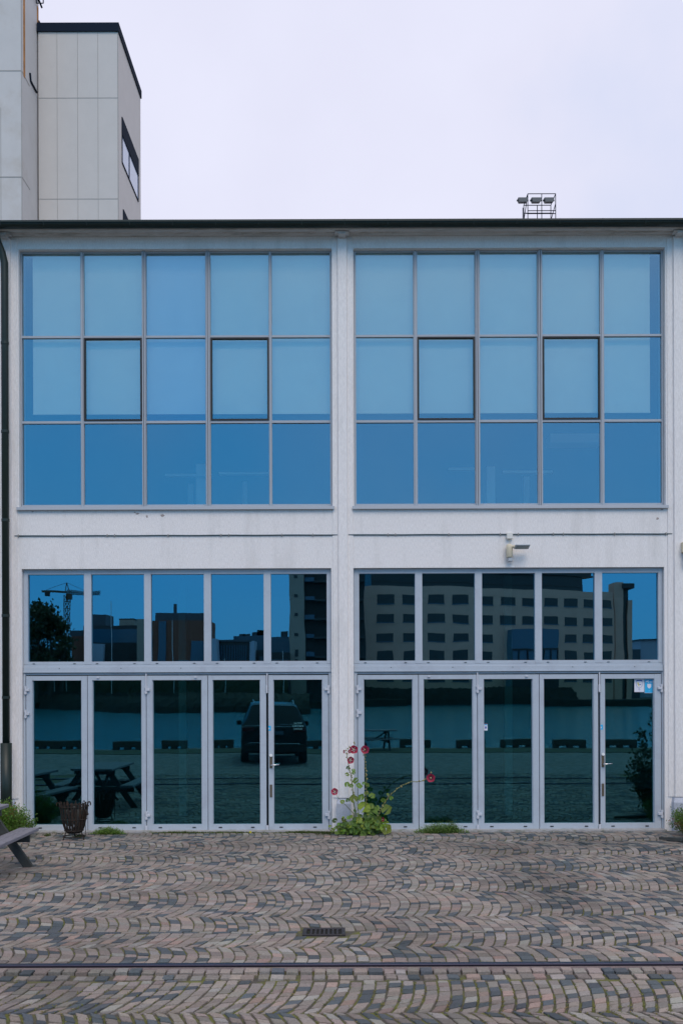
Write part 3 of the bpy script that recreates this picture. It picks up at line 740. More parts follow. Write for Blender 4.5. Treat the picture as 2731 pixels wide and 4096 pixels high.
poly(m, [(460,330),(480,315),(510,318),(540,345),(500,345)], yb, 0); poly(m, [(410,335),(460,330),(455,350),(420,345)], yb, 0)
poly(m, [(400,265),(430,255),(478,390),(455,405),(436,350)], yb-.0007, 1)
m.build('emblem', [M['navy'], M['yellow']], st)
a_ = spx(472, 500); text('BEVAKAT', .0062*1.6, a_[0], a_[1], yb, M['navy'], st, bold=.0006, sx=.66)
a_ = spx(478, 533); text('Security', .0055, a_[0], a_[1], yb, M['navy'], st, bold=.0001)
xa, z1 = pg(2575, 2717); xb, z0 = pg(2614, 2772)
m = MB(); m.box(xa, xb, YG-.0015, YG-.0003, z0, z1); 
for (q0,q1,q2,q3) in ((xa,xa+.0035,z0,z1),(xb-.0035,xb,z0,z1),(xa+.0035,xb-.0035,z0,z0+.0035),(xa+.0035,xb-.0035,z1-.0035,z1)): m.box(q0, q1, YG-.0028, YG-.0016, q2, q3, 1)
st2 = m.build('sticker', [M['blue'], M['paper']], D5, label='sky blue sticker with a camera symbol and a white shield')
m = MB(); poly(m, [(695,215),(790,180),(800,200),(790,235),(805,265),(790,270),(765,245),(700,245)], yb); poly(m, [(750,308),(888,308),(888,400),(860,450),(820,468),(780,450),(750,400)], yb)
poly(m, [(822,225),(950,222),(950,232),(822,236)], yb); poly(m, [(840,250),(955,245),(955,257),(840,260)], yb)
m.build('emblem', M['paper'], st2)
a_ = spx(820, 558); text('Av AREA', .0062, a_[0], a_[1], yb, M['paper'], st2, bold=.0003)
# white tag on the third right-hand door
xa, z1 = pg(1934.5, 2895); xb, z0 = pg(1948, 2922)
m = MB(); m.box(xa, xb, YG-.0015, YG-.0003, z0, z1, 0); m.box(xa+.004, xb-.004, YG-.003, YG-.0016, z1-.022, z1-.006, 1); m.box(xa+.012, xb-.014, YG-.003, YG-.0016, z0+.030, z1-.040, 2)
m.box(xa, xb, YG-.0035, YG-.0016, z1-.004, z1, 3)
m.build('sticker', [M['paper'], M['blue'], M['navy'], M['red']], D3, label='small white and blue card behind the edge of the door glass')
# pale lettering on left bay's last door, glass dimming put into its teal colour
for k, s in enumerate(('SALTIMP', 'ORTEN', 'CASTLES')):
    p = P(1191, 2896 + k*11.5, YG-.0005); text(s, .036 if k != 1 else .040, p.x, p.z, YG-.0005, M['letter'], DL5, sx=1.25 if k == 1 else (.88 if k == 0 else .92))

# ---------------- fittings on the wall
p = P(2037, 2142, 14.95)
t = thing('junction_box', (p.x, 15, p.z), 'small white square junction box on the wall cable above the floodlight', 'junction box')
m = MB(); m.bbox(p.x-.045, p.x+.045, 14.94, 14.999, p.z-.05, p.z+.045, .008); m.build('cover', mat('offwhite_plastic', (.68,.67,.62), .5, var=.1, scale=90), t)
m = MB(); m.tube([(p.x, 14.97, p.z-.045), (p.x+.004, 14.985, p.z-.10), (p.x-.004, 14.98, p.z-.17)], .004, 6); m.build('lead', M['cream'], t)
p = P(2037, 2203, 14.9)
t = thing('floodlight', (p.x, 15, p.z), 'cream wall lamp with flat grey head pointing right over the right doors', 'wall lamp')
m = MB(); cx, cz = p.x, p.z
n = 14; m.lathe([(0,.105),(.030,.100),(.046,.085),(.048,.05),(.046,-.085),(.040,-.095),(0,-.095)], (cx, 14.93, cz), 20); m.build('bracket', M['cream'], t, smooth=True)
m = MB(); m.bbox(cx-.018, cx+.044, 14.90, 14.96, cz-.155, cz-.096, .006); m.build('sensor', M['lamppale'], t)
m = MB(); m.tube([(cx+.03, 14.92, cz+.06), (cx+.075, 14.86, cz+.055)], .022, 10); m.build('knuckle', M['cream'], t)
hx0 = cx+.062; m = MB()
Mt = Matrix.Translation((hx0, 14.86, cz+.052)) @ Matrix.Rotation(math.radians(-14), 4, 'X')
m.bbox(0, .215, -.10, .05, -.018, .004, .006, M=Mt); hd = m.build('lamp_head', M['lamppale'], t)
m = MB(); m.bbox(.02, .195, -.085, .035, -.024, -.0185, .002, M=Mt); m.build('diffuser', mat('lamp_lens', (.20,.23,.22), .3), hd)
p = P(2745, 2190, 14.9)
t = thing('electrical_box', (p.x, 15, p.z), 'cream cabinet at the right edge of the wall with a dark cable below', 'box')
m = MB(); m.bbox(p.x-.075, p.x+.09, 14.86, 14.999, p.z-.075, p.z+.08, .008); m.build('housing', M['cream'], t)
m = MB(); m.tube([(p.x-.02, 14.9, p.z-.07), (p.x-.045, 14.88, p.z-.16), (p.x-.03, 14.9, p.z-.26), (p.x+.03, 14.95, p.z-.3)], .018, 8); m.build('loop', M['gasket'], t)

# ---------------- lamp cage on the roof
Yc = 20.0; pL = P(2093, 873, Yc); pR = P(2205, 873, Yc)
t = thing('floodlight_cage', ((pL.x+pR.x)/2, Yc, 9.3), 'open steel cage with three floodlights standing on the roof', 'lamp rack')
m = MB(); X0, X1 = P(2093, 822, Yc).x, P(2201, 822, Yc).x; dep = 1.15
zt = P(2160, 821, Yc).z; zb = zt - .30; X0b, X1b = X0, X1; Yb = Yc + .34
rr = .008
zt2 = P(2165, 775, Yb-.0).z - .0
bx0, bx1 = P(2109, 775, Yb).x, P(2220, 775, Yb).x
sk = [((X0,Yc,zt),(X1,Yc,zt)), ((bx0,Yb,zt2),(bx1,Yb,zt2)), ((X0,Yc,zt),(bx0,Yb,zt2)), ((X1,Yc,zt),(bx1,Yb,zt2)),
      ((X0,Yc,9.5),(X0,Yc,zt)), ((X1,Yc,9.5),(X1,Yc,zt)), ((bx0,Yb,9.5),(bx0,Yb,zt2)), ((bx1,Yb,9.5),(bx1,Yb,zt2)),
      (((X0+X1)/2,Yc,9.5),((X0+X1)/2,Yc,zt)), (((bx0+bx1)/2,Yb,9.5),((bx0+bx1)/2,Yb,zt2)),
      ((X0,Yc,zt-.155),(X1,Yc,zt-.155)), ((bx0,Yb,zt2-.34),(bx1,Yb,zt2-.34)), ((bx0,Yb,zt2-.40),(bx1,Yb,zt2-.40)),
      ((X0,Yc,zt-.155),(bx0,Yb,zt2-.40)), ((X1,Yc,zt-.155),(bx1,Yb,zt2-.40)), ((X0,Yc,zt-.3),(bx0,Yb,zt2)), ((X1,Yc,zt-.3),(bx1,Yb,zt2-.2)),
      ((X0,Yc+.1,9.5),(X0,Yc+.1,zt)), ((X0,Yc,9.9),(X1,Yc,9.9)), ((bx0,Yb,9.9),(bx1,Yb,9.9))]
for a_, b_ in sk: m.tube([a_, b_], rr, 6)
m.box(X0+.04, X1, Yc+.05, Yb, zt-.27, zt-.255)
m.build('frame', M['capd'], t)
for u in (2088, 2141, 2192):
    p = P(u, 806, Yc+.15); l_ = MB()
    l_.v = []; l_.add([(p.x-.10,Yc+.05,p.z+.035),(p.x+.10,Yc+.05,p.z+.035),(p.x+.075,Yc+.05,p.z-.05),(p.x-.075,Yc+.05,p.z-.05),
                       (p.x-.10,Yc+.22,p.z+.06),(p.x+.10,Yc+.22,p.z+.06),(p.x+.075,Yc+.20,p.z-.02),(p.x-.075,Yc+.20,p.z-.02)],
                      [(3,2,1,0),(4,5,6,7),(0,1,5,4),(1,2,6,5),(2,3,7,6),(3,0,4,7)])
    l_.tube([(p.x-.115, Yc+.15, p.z+.02), (p.x+.115, Yc+.15, p.z+.02)], .018, 8)
    l_.build('lamp_head', M['lampgrey'], t)

# ------------------------------------------------------------------ towers at the left
Yt = 50.0
p0 = P(148, 140, Yt); p1 = P(472, 105, Yt)
bx0 = P(156, 800, Yt).x; bx1 = P(474, 800, Yt).x; zt = P(300, 128, Yt).z
t = thing('lift_tower', (bx0, Yt, 0), 'tall pale panelled box tower with a dark roof edge', 'tower')
m = MB(); yb_ = Yt*893/803.0
wz1 = P(520, 560, 53).z
m.box(bx0, bx1, Yt, yb_, 0, zt); m.build('wall', M['conc'], t)
m = MB(); m.box(bx0-.05, bx1+.06, Yt-.08, yb_+.05, zt, zt+.42); m.build('roof_edge', M['capd'], t)
m = MB()
for u in (230, 312, 393): x_ = P(u, 600, Yt).x; m.box(x_-.007, x_+.007, Yt-.012, Yt+.01, 0, zt-.01)
for v in (392, 796): z_ = P(300, v, Yt).z; m.box(bx0+.01, bx1-.01, Yt-.010, Yt+.01, z_-.012, z_+.012)
for z_ in (P(300,1200,Yt).z,): m.box(bx0+.01, bx1-.01, Yt-.010, Yt+.01, z_-.009, z_+.009)
m.box(bx1-.02, bx1+.012, Yt-.012, Yt+.012, 0, zt-.01)
m.build('panel_joint', M['joint'], t)
def side_window(u0, v0t, v0b, u1, yy0, yy1):
    zt_, zb_ = P(u0, v0t, yy0).z, P(u0, v0b, yy0).z
    m = MB(); x_ = bx1
    # frame, with a deep dark head
    m.box(x_-.005, x_+.04, yy0, yy1, zb_, zb_+.08); m.box(x_-.005, x_+.04, yy0, yy0+.06, zb_+.08, zt_-.9)
    m.box(x_-.005, x_+.04, yy1-.06, yy1, zb_+.08, zt_-.9); m.box(x_-.005, x_+.04, (yy0+yy1)/2-.35, (yy0+yy1)/2-.29, zb_+.08, zt_-.9)
    wi = m.build('window', M['capd'], t)
    m = MB(); m.box(x_-.005, x_+.05, yy0-.02, yy1+.02, zt_-.9, zt_); m.build('shutter_box', M['capd'], wi)
    m = MB(); m.box(x_+.001, x_+.012, yy0+.06, yy1-.06, zb_+.08, zt_-.9); m.build('pane', mat('sky_glass', (.35,.42,.55), .08, spec=.8), wi)
side_window(488, 468, 652, 556, Yt*891/877.0, Yt*891/812.0)
side_window(492, 838, 1030, 556, Yt*891/873.0, Yt*891/812.0)
# silo tower
Ys = 47.6; sx_ = P(88, 500, Ys).x; ye = Ys*1277/1208.0
t = thing('concrete_tower', (sx_-4, Ys, 0), 'taller grey concrete tower with rust streaks, cut by the left edge', 'tower')
m = MB(); m.box(sx_-9, sx_, Ys, ye, 0, 41); m.build('wall', M['conc2'], t)
m = MB()
for v in (283, 708, 1130): z_ = P(40, v, Ys).z; m.box(sx_-9, sx_+.004, Ys-.012, Ys+.01, z_-.022, z_+.022); m.box(sx_-.01, sx_+.012, Ys+.01, Ys+1.2, z_-.025, z_+.025)
m.box(sx_-.02, sx_+.010, Ys-.014, Ys+.012, 0, 41); x_ = P(4, 500, Ys).x; m.box(x_-.01, x_+.01, Ys-.010, Ys+.01, 0, P(4, 430, Ys).z)
m.build('panel_joint', M['joint'], t)
m = MB(); yr = Ys*1277/1266.0; zr = P(100, 310, yr).z; m.box(sx_, sx_+.02, yr-.14, yr+.08, zr, 40.8)
m.build('rust_streak', M['rust'], t); m = MB(); yr = Ys*1277/1211.0; m.box(sx_, sx_+.02, yr-.15, yr+.05, P(150, 95, yr).z, P(150, 30, yr).z); m.build('rust_streak', M['rust'], t)
m = MB()
for (ua, va, ub, vb) in ((113,292,116,325),(116,325,140,370),(144,-10,160,30),(148,85,157,105)):
    ya, yb2 = Ys*1277/(1365-ua+ROLL*(va-2048)), Ys*1277/(1365-ub+ROLL*(vb-2048)); a_, b_ = P(ua, va, ya), P(ub, vb, yb2)
    m.tube([(sx_+.04, ya, a_.z), (sx_+.04, yb2, b_.z)], .05, 6)
a_ = P(150, 0, ye)
for q in range(5): m.tube([(sx_+.05, ye-.5, a_.z+.9-q*.35), (sx_+.38, ye-.5, a_.z+.9-q*.35)], .025, 6)
m.tube([(sx_+.38, ye-.5, a_.z-.5), (sx_+.38, ye-.5, 40)], .03, 6); m.tube([(sx_+.05, ye-.5, a_.z-.5), (sx_+.05, ye-.5, 40)], .03, 6)
m.build('ladder', M['capd'], t)

# ------------------------------------------------------------------ furniture in front of the doors
def picnic_table():
    t = thing('picnic_table', (0, 0, 0), 'x', 'picnic table', 'picnic tables on the quay')
    Lh = .92
    m = MB()
    for i in range(5): x_ = -.37 + i*.15; m.bbox(x_, x_+.142, -Lh, Lh, .675, .715, .005)
    m.build('tabletop', M['wood'], t)
    for s in (-1, 1):
        m = MB(); a_ = s*.50 if s > 0 else -.735
        m.bbox(a_, a_+.113, -Lh, Lh, .385, .425, .005); m.bbox(a_+.122, a_+.235, -Lh, Lh, .385, .425, .005); m.build('seat', M['wood'], t)
        for y in (-.62, .62):
            m = MB(); 
            vs = [(s*.28, .672), (s*.16, .672), (s*.64, 0), (s*.76, 0)]
            m.prism(vs if s < 0 else vs[::-1], y-.025, y+.025); m.build('leg', M['woodd'], t)
    for y in (-.62, .62):
        m = MB(); m.box(-.70, .70, y+.026, y+.070, .285, .383); m.box(-.36, .36, y+.026, y+.070, .60, .674); m.build('crossbeam', M['woodd'], t)
    m = MB(); m.tube([(0,-.55,.62),(0,-.05,.33)], .03, 4); m.tube([(0,.55,.62),(0,.05,.33)], .03, 4); m.build('brace', M['woodd'], t)
    return t
pt = picnic_table()
pts_ = [(-4.43, 11.42, 0, 'weathered grey picnic table by the left edge, nearest the fire basket'),
        (-5.45, 13.35, .12, 'grey picnic table close to the wall at the left of the doors'),
        (0.95, -5.2, 1.45, 'lone dark picnic table out by the water edge')]
for i, (x_, y_, rz, lb) in enumerate(pts_):
    o = pt if i == 0 else copy_tree(pt)
    o.location = (x_, y_, 0); o.rotation_euler[2] = rz; o['label'] = lb

# fire basket
c = P(297, 3356, 14.25); cx, cy = c.x, 14.25
t = thing('fire_basket', (cx, cy, 0), 'rusty iron fire basket with vertical slats standing before the left doors', 'fire basket')
def rad(z): 
    q = (z - .09) / .43; return .078 + .122 * min(1, (max(q, 0) ** .45) * 1.05) - .006*q
m = MB(); n = 22
for k in range(n):
    a_ = 2*math.pi*k/n; ring = []
    zs_ = [.09,.11,.14,.18,.24,.32,.42,.50]
    top = random.uniform(-.01, .02)
    for s_, (e0, e1) in enumerate(((-1, 0), )):
        for z_ in zs_:
            r_ = rad(z_) 
            for dw, dr_ in ((-.015, 0), (.015, 0), (.015, .005), (-.015, .005)):
                ca, sa = math.cos(a_), math.sin(a_)
                ring.append((cx + (r_+dr_)*ca - dw*sa, cy + (r_+dr_)*sa + dw*ca, z_ + (top if z_ > .45 else 0)))
    fs = []
    for i in range(len(zs_)-1):
        for q in range(4): q2 = (q+1) % 4; fs.append((i*4+q, i*4+q2, i*4+4+q2, i*4+4+q))
    fs += [(3,2,1,0), tuple(len(ring)-4+q for q in range(4))]
    m.add(ring, fs)
    # outward curl
    if k % 2 == 0:
        ca, sa = math.cos(a_), math.sin(a_); r_ = rad(.5)
        m.tube([(cx+(r_+.022*(1-math.cos(b_)))*ca, cy+(r_+.022*(1-math.cos(b_)))*sa, .50+.024*math.sin(b_)) for b_ in [i*math.pi*1.3/7 for i in range(8)]], .006, 6)
m.build('slat', M['rustiron'], t)
m = MB()
for z_ in (.13, .29, .47):
    r_ = rad(z_)+.008; m.tube([(cx+r_*math.cos(2*math.pi*k/32), cy+r_*math.sin(2*math.pi*k/32), z_) for k in range(33)], .007, 6)
m.build('hoop', M['rustiron'], t)
m = MB(); m.lathe([(0,.085),(.08,.09),(.09,.10)], (cx, cy, 0), 20)
r_ = .15; m.tube([(cx+r_*math.cos(2*math.pi*k/24), cy+r_*math.sin(2*math.pi*k/24), .045) for k in range(25)], .008, 6); m.build('base_ring', M['rustiron'], t)
for k in range(3):
    a_ = math.radians(-140 + 120*k); m = MB(); m.tube([(cx+.10*math.cos(a_), cy+.10*math.sin(a_), .17), (cx+.165*math.cos(a_), cy+.165*math.sin(a_), .0)], .009, 6); m.build('leg', M['rustiron'], t)
m = MB(); m.tube([(cx+.17, cy-.05, .43), (cx+.215, cy-.08, .36)], .016, 8); m.tube([(cx+.17, cy-.05, .52), (cx+.172, cy-.05, .06)], .005, 6); m.build('handle', M['rustiron'], t)
# charred wood inside
m = MB()
for i in range(7):
    a_ = random.uniform(0, 6.28); b_ = random.uniform(0, .07); m.tube([(cx+b_*math.cos(a_), cy+b_*math.sin(a_), .20), (cx+.11*math.cos(a_+1), cy+.11*math.sin(a_+1), random.uniform(.38,.50))], random.uniform(.02,.033), 7)
o = m.build('firewood', M['woodd']); tag(o, 'charred logs stacked upright inside the rusty fire basket', 'firewood')

# dark board lying at the right edge
pa = P(2630, 3366, 13.9)
t = thing('board', (5.1, 13.7, 0), 'flat black board lying on the cobbles by the right edge', 'board')
m = MB(); pts3 = [(4.36,13.98),(5.9,13.55),(5.9,13.1),(4.75,13.72)]
m.add([(x_,y_,.012) for x_,y_ in pts3] + [(x_,y_,.05) for x_,y_ in pts3], [(0,1,2,3),(7,6,5,4),(0,4,5,1),(1,5,6,2),(2,6,7,3),(3,7,4,0)]); m.build('plank', M['woodd'], t)

# ------------------------------------------------------------------ plants
def leafquad(mb, p, n, up, w_, l_, col, lobes=False):
    n = n.normalized(); s_ = n.cross(up)
    if s_.length < 1e-3: s_ = n.orthogonal()
    s_.normalize(); t_ = s_.cross(n)
    if not lobes:
        vs = [p, p + s_*w_*.5 + t_*l_*.45 + n*.1*w_, p + t_*l_, p - s_*w_*.5 + t_*l_*.45 + n*.1*w_]
        mb.add(vs, [(0,1,2,3)], 0, (*col, 1))
    else:
        k = 15; vs = [p + t_*l_*.12 - n*.08*w_]; 
        for i in range(k):
            a_ = math.radians(-258 + 336*i/(k-1)); rr_ = (.5 + .035*math.cos(5*math.radians(320*i/(k-1)) + 3.1)) * random.uniform(.94, 1.06)
            vs.append(p + t_*l_*.42 + s_*w_*rr_*math.cos(a_) + t_*l_*rr_*math.sin(a_) + n*w_*random.uniform(-.06, .06))
        k0 = len(vs)
        mb.add(vs, [(0, i, i+1) for i in range(1, k)], 0, (*col, 1))
def jcol(base, v=.25):
    k = random.uniform(1-v, 1+v); return tuple(max(0.001, c_*k*random.uniform(.9, 1.1)) for c_ in base)
def bush(name, label, cat, c, r, n, base, stems=14, lw=.02, ll=.035, rust=0.0, trunk=False):
    t = thing(name, (c[0], c[1], 0), label, cat)
    fo = MB(); st_ = MB()
    for i in range(stems):
        a_ = random.uniform(0, 6.28); q = math.sqrt(random.random())
        tip = Vector((c[0] + r[0]*q*math.cos(a_)*random.uniform(.75,1.1), c[1] + r[1]*q*math.sin(a_), r[2]*random.uniform(.55, 1.06)*(1.05-.55*q*q)))
        b0 = Vector((c[0] + r[0]*.35*q*math.cos(a_), c[1] + r[1]*.35*q*math.sin(a_), 0))
        mid = (b0 + tip)/2 + Vector((random.uniform(-.03,.03), random.uniform(-.03,.03), .04))
        pts = [b0.lerp(mid, s_/4).lerp(mid.lerp(tip, s_/4), s_/4) for s_ in range(5)]
        st_.tube(pts, [.006,.005,.004,.003,.002], 5)
        tone = jcol(base, .30)
        if random.random() < rust: tone = jcol((.22,.10,.03), .3)
        for j in range(n//stems):
            s_ = random.uniform(.12, 1.0) ** .8; pp = b0.lerp(mid, s_).lerp(mid.lerp(tip, s_), s_)
            d_ = Vector((random.gauss(0,1), random.gauss(0,1), random.gauss(0,.8))).normalized() * random.uniform(.01, .085)
            nn = Vector((random.gauss(0,1), random.gauss(-.6,1), random.gauss(.6,1)))
            k = random.uniform(.6, 1.3)
            leafquad(fo, pp + d_, nn, Vector((random.gauss(0,1), random.gauss(0,1), random.gauss(.5,1))), lw*k, ll*k, jcol(tone, .35))
    fo.build('foliage', M['leaf'], t); st_.build('stem', M['stem'], t)
    return t
bush('bush', 'feathery green bush against the wall at the left of the doors', 'bush', (-4.78, 14.42), (.50, .30, .50), 11000, (.105,.21,.024), 90, .014, .026, rust=.08)
bush('young_shrub', 'small brownish sprig rising at the foot of the downpipe', 'shrub', (-4.93, 14.7), (.10, .1, .55), 350, (.12,.11,.03), 6, .02, .03)
bush('bush', 'feathery green bush at the right edge beside the plinth', 'bush', (5.02, 14.42), (.42, .26, .50), 8000, (.085,.17,.022), 70, .012, .028, rust=.08)
bush('tall_shrub', 'tall dark shrub just outside the right edge, mirrored in the last door', 'shrub', (5.35, 13.2), (.62, .5, 1.75), 5000, (.05,.08,.02), 40, .04, .07)

def grass(name, x0, x1, y, n, h, base, spread=.05, **kw):
    fo = MB()
    for i in range(n):
        x_ = random.uniform(x0, x1); yy = y + random.gauss(0, spread)
        dens = .5 + .5*math.sin(x_*5.1+1) * math.sin(x_*1.7)
        if random.random() > .35 + .65*dens: continue
        hh = h * random.uniform(.3, 1.1) * (.5 + dens*.6); w_ = random.uniform(.002, .005)
        ln = Vector((random.gauss(0,.5), random.gauss(-.1,.5), 1)).normalized()*hh; q = Vector((w_, 0, 0)); q.rotate(Matrix.Rotation(random.uniform(0,3.1), 3, 'Z'))
        p_ = Vector((x_, yy, -.012)); c_ = jcol(base, .4)
        fo.add([p_-q, p_+q, p_+ln*.6+q*.7+Vector((0,0,0)), p_+ln, p_+ln*.6-q*.7], [(0,1,2,3,4)], 0, (*c_, 1))
    o_ = fo.build(name, M['leaf'], **kw); return o_
grass('grass', fx(600), fx(1340), 14.87, 7000, .05, (.09,.13,.022), .022, kind='stuff', label='thin strip of grass along the foot of the left doors', cat='grass')
grass('grass', fx(1850), fx(2655), 14.885, 700, .025, (.08,.09,.03), .012, kind='stuff', label='sparse dry grass along the foot of the right doors', cat='grass')
grass('grass', fx(120), fx(560), 14.87, 700, .03, (.08,.10,.025), .02, kind='stuff', label='sparse grass along the foot of the first two left doors', cat='grass')
grass('moss', fx(1260), fx(1560), 14.78, 3800, .045, (.06,.085,.02), .06, kind='stuff', label='mossy grass around the foot of the hollyhock', cat='moss')
def tuft(u0, u1, y, h, n, base, label):
    t = thing('weed_tuft', ((fx(u0)+fx(u1))/2, y, 0), label, 'weed', 'weed tufts at the foot of the doors')
    fo = MB(); cx_, hw = (fx(u0)+fx(u1))/2, (fx(u1)-fx(u0))/2
    for i in range(n):
        q = random.gauss(0, .45)
        if abs(q) > 1.1: continue
        x_ = cx_ + q*hw; hh = h*(1-.65*q*q)*random.uniform(.35, 1.1); yy = y + random.gauss(0, .035)
        ln = Vector((random.gauss(q*.35,.3), random.gauss(-.25,.35), 1)).normalized()*hh; c_ = jcol(base, .4)
        if i % 3 == 0:
            s_ = Vector((.0015,0,0)); p_ = Vector((x_, yy, -.012)); fo.add([p_-s_, p_+s_, p_+ln], [(0,1,2)], 0, (*c_,1))
        leafquad(fo, Vector((x_,yy,-.01))+ln*random.uniform(.3,1), Vector((random.gauss(0,1), random.gauss(-1,1), random.gauss(1,1))), Vector((random.gauss(0,1),0,1)), random.uniform(.006,.014), random.uniform(.012,.026), c_)
    fo.build('foliage', M['leaf'], t); return t
tuft(382, 505, 14.78, .12, 1900, (.11,.20,.02), 'low green weed tuft left of centre, under the second left door')
tuft(1655, 1850, 14.80, .17, 2600, (.10,.18,.024), 'spreading grassy weed under the second right door')
tuft(1780, 1815, 14.82, .20, 500, (.06,.11,.022), 'slim upright weed beside the spreading tuft')
tuft(325, 372, 14.5, .045, 300, (.075,.10,.022), 'small weed tuft beside the fire basket')
tuft(205, 230, 14.6, .05, 160, (.075,.10,.022), 'tiny weed tuft left of the fire basket')

# moss and tiny weeds in the joints of the paving
ms = MB()
for (jx, jy) in JOINTS:
    dens = .5 + .9 * smoothn(jx, jy, 1.3, 40) + (.35 if jy < 7.4 else 0)
    if random.random() > dens * (.5 if jy < 8 else .2): continue
    for q in range(random.choice((4, 7, 12))):
        sc_ = random.uniform(.004, .010)
        leafquad(ms, Vector((jx + random.gauss(0, .006), jy + random.gauss(0, .02), random.uniform(-.006, .002))), Vector((random.gauss(0,.5), random.gauss(-.3,.5), 1)), Vector((random.gauss(0,1), random.gauss(0,1), .2)), sc_, sc_*1.5, jcol(random.choice(((.13,.14,.02), (.09,.13,.02), (.19,.15,.03))), .3))
ms.build('moss', M['leaf'], kind='stuff', label='moss and tiny weeds in the joints between the cobbles', cat='moss')
# hollyhock
cp = P(1440, 3335, 14.72)
H = thing('hollyhock', (cp.x, 14.72, 0), 'tall hollyhock with dark red flowers and lobed green leaves before the centre pier', 'flowering plant')
def hz(px, py, Y=14.70): return P(1320 + px/3.5636, 2960 + py/3.5636, Y)
st_ = MB()
STEMS = [([(370,1290),(360,1050),(330,880),(322,740),(310,600),(290,480),(262,370),(240,240),(235,170)], .009, 14.66),
         ([(430,1290),(470,1100),(508,900),(516,740),(515,560),(505,400),(492,230),(490,190)], .008, 14.64),
         ([(560,1290),(640,1180),(690,1070),(740,950),(800,850),(880,760),(960,690),(1040,640),(1130,600),(1230,592),(1310,585),(1370,555),(1400,545)], .009, 14.62),
         ([(350,1200),(335,1050),(250,960),(160,870),(110,820),(85,770)], .006, 14.70),
         ([(400,1290),(420,1150),(400,1000),(385,900)], .008, 14.58)]
for pts, r_, Y in STEMS:
    w3 = [hz(a_, b_, Y) for a_, b_ in pts]; w3[0].z = -.01
    st_.tube(w3, [r_*(1-.65*i/(len(w3)-1)) for i in range(len(w3))], 7)
lf = MB(); YEL = (.27,.34,.022); GR = (.14,.24,.035); DG = (.065,.13,.025)
for (a_, b_, w_, c_, tilt) in ((240,490,55,GR,0),(330,430,45,GR,0),(335,468,45,GR,0),(250,398,45,DG,0),(362,575,85,GR,0),(240,635,62,GR,0),(298,655,55,GR,0),(410,648,85,GR,0),
        (478,618,45,GR,0),(528,645,55,GR,0),(515,755,62,GR,0),(592,795,80,GR,0),(335,840,100,(.15,.22,.025),0),(438,820,92,GR,0),(480,960,150,YEL,0),(575,945,85,GR,0),(670,965,70,GR,0),
        (800,995,135,GR,0),(610,1040,130,GR,0),(755,858,60,GR,0),(870,830,50,GR,0),(820,775,32,GR,0),(400,1140,95,YEL,0),(520,1090,80,DG,0),(690,1110,70,(.15,.22,.025),0),(640,1140,80,GR,0),
        (690,1230,110,GR,0),(795,1265,125,(.16,.23,.02),0),(620,1340,85,(.28,.25,.03),0),(225,1215,105,DG,0),(190,1300,75,GR,0),(320,1290,80,GR,0),(90,1320,45,(.15,.22,.025),0),(250,860,50,DG,0),(175,880,55,GR,0),
        (420,1250,95,GR,0),(500,1240,90,DG,0),(560,1200,95,GR,0),(380,1320,70,DG,0),(470,1330,80,GR,0),(560,1300,80,DG,0),(610,1230,80,DG,0),(300,1200,70,DG,0),(440,1180,90,DG,0),(250,1320,60,DG,0),(155,1265,50,DG,0),
        (350,1010,40,DG,0),(590,1110,85,DG,0),(650,1290,80,DG,0),(720,1170,60,GR,0),(345,1130,60,DG,0),(540,1010,50,GR,0)):
    Yl = random.uniform(14.52, 14.68); p_ = hz(a_, b_, Yl); s_ = w_/3.5636/270*1.22
    nn = Vector((random.gauss(0,.35), -1, random.gauss(.45,.3))); up = Vector((random.gauss(0,.6), 0, -1 if random.random() < .65 else 1))
    n_ = nn.normalized(); s2 = n_.cross(up).normalized(); t2 = s2.cross(n_)
    leafquad(lf, p_ - t2*s_*.42, nn, up, s_, s_*.95, jcol(c_, .18), lobes=True)
for i in range(380):
    a_, b_ = random.gauss(440, 165), random.gauss(1245, 65)
    if b_ > 1345: b_ = 1345 - random.random()*40
    p_ = hz(a_, b_, random.uniform(14.5, 14.82)); s_ = random.uniform(.03, .08)
    leafquad(lf, p_, Vector((random.gauss(0,.7), -1, random.gauss(.5,.6))), Vector((random.gauss(0,1), 0, random.gauss(0,1))), s_, s_, jcol(random.choice((DG, GR, GR, (.20,.29,.025))), .3), lobes=True)
lf.build('foliage', M['leaf'], H)
bd = MB()
for pts, r_, Y in STEMS[:3]:
    w3 = [hz(a_, b_, Y-.01) for a_, b_ in pts]
    for i in range(2, len(w3)-1):
        for q in range(4):
            p_ = w3[i].lerp(w3[i+1], q/4) + Vector((random.uniform(-.018,.018), random.uniform(-.015,.005), random.uniform(-.008,.008))); s_ = random.uniform(.007, .014)
            bd.add([p_+Vector(v_)*s_ for v_ in ((1,0,0),(-1,0,0),(0,1,0),(0,-1,0),(0,0,1.3),(0,0,-1))], [(0,2,4),(2,1,4),(1,3,4),(3,0,4),(2,0,5),(1,2,5),(3,1,5),(0,3,5)])
for (a_, b_) in ((275,100),(250,125),(340,35),(345,55),(1435,465),(225,150),(260,160),(515,440),(518,500)):
    p_ = hz(a_, b_, 14.62); s_ = .014
    bd.add([p_+Vector(v_)*s_ for v_ in ((1,0,0),(-1,0,0),(0,1,0),(0,-1,0),(0,0,1.3),(0,0,-1))], [(0,2,4),(2,1,4),(1,3,4),(3,0,4),(2,0,5),(1,2,5),(3,1,5),(0,3,5)])
st_.add(bd.v, bd.f, 1); st_.build('stem', [M['stem'], M['bract']], H, smooth=True)
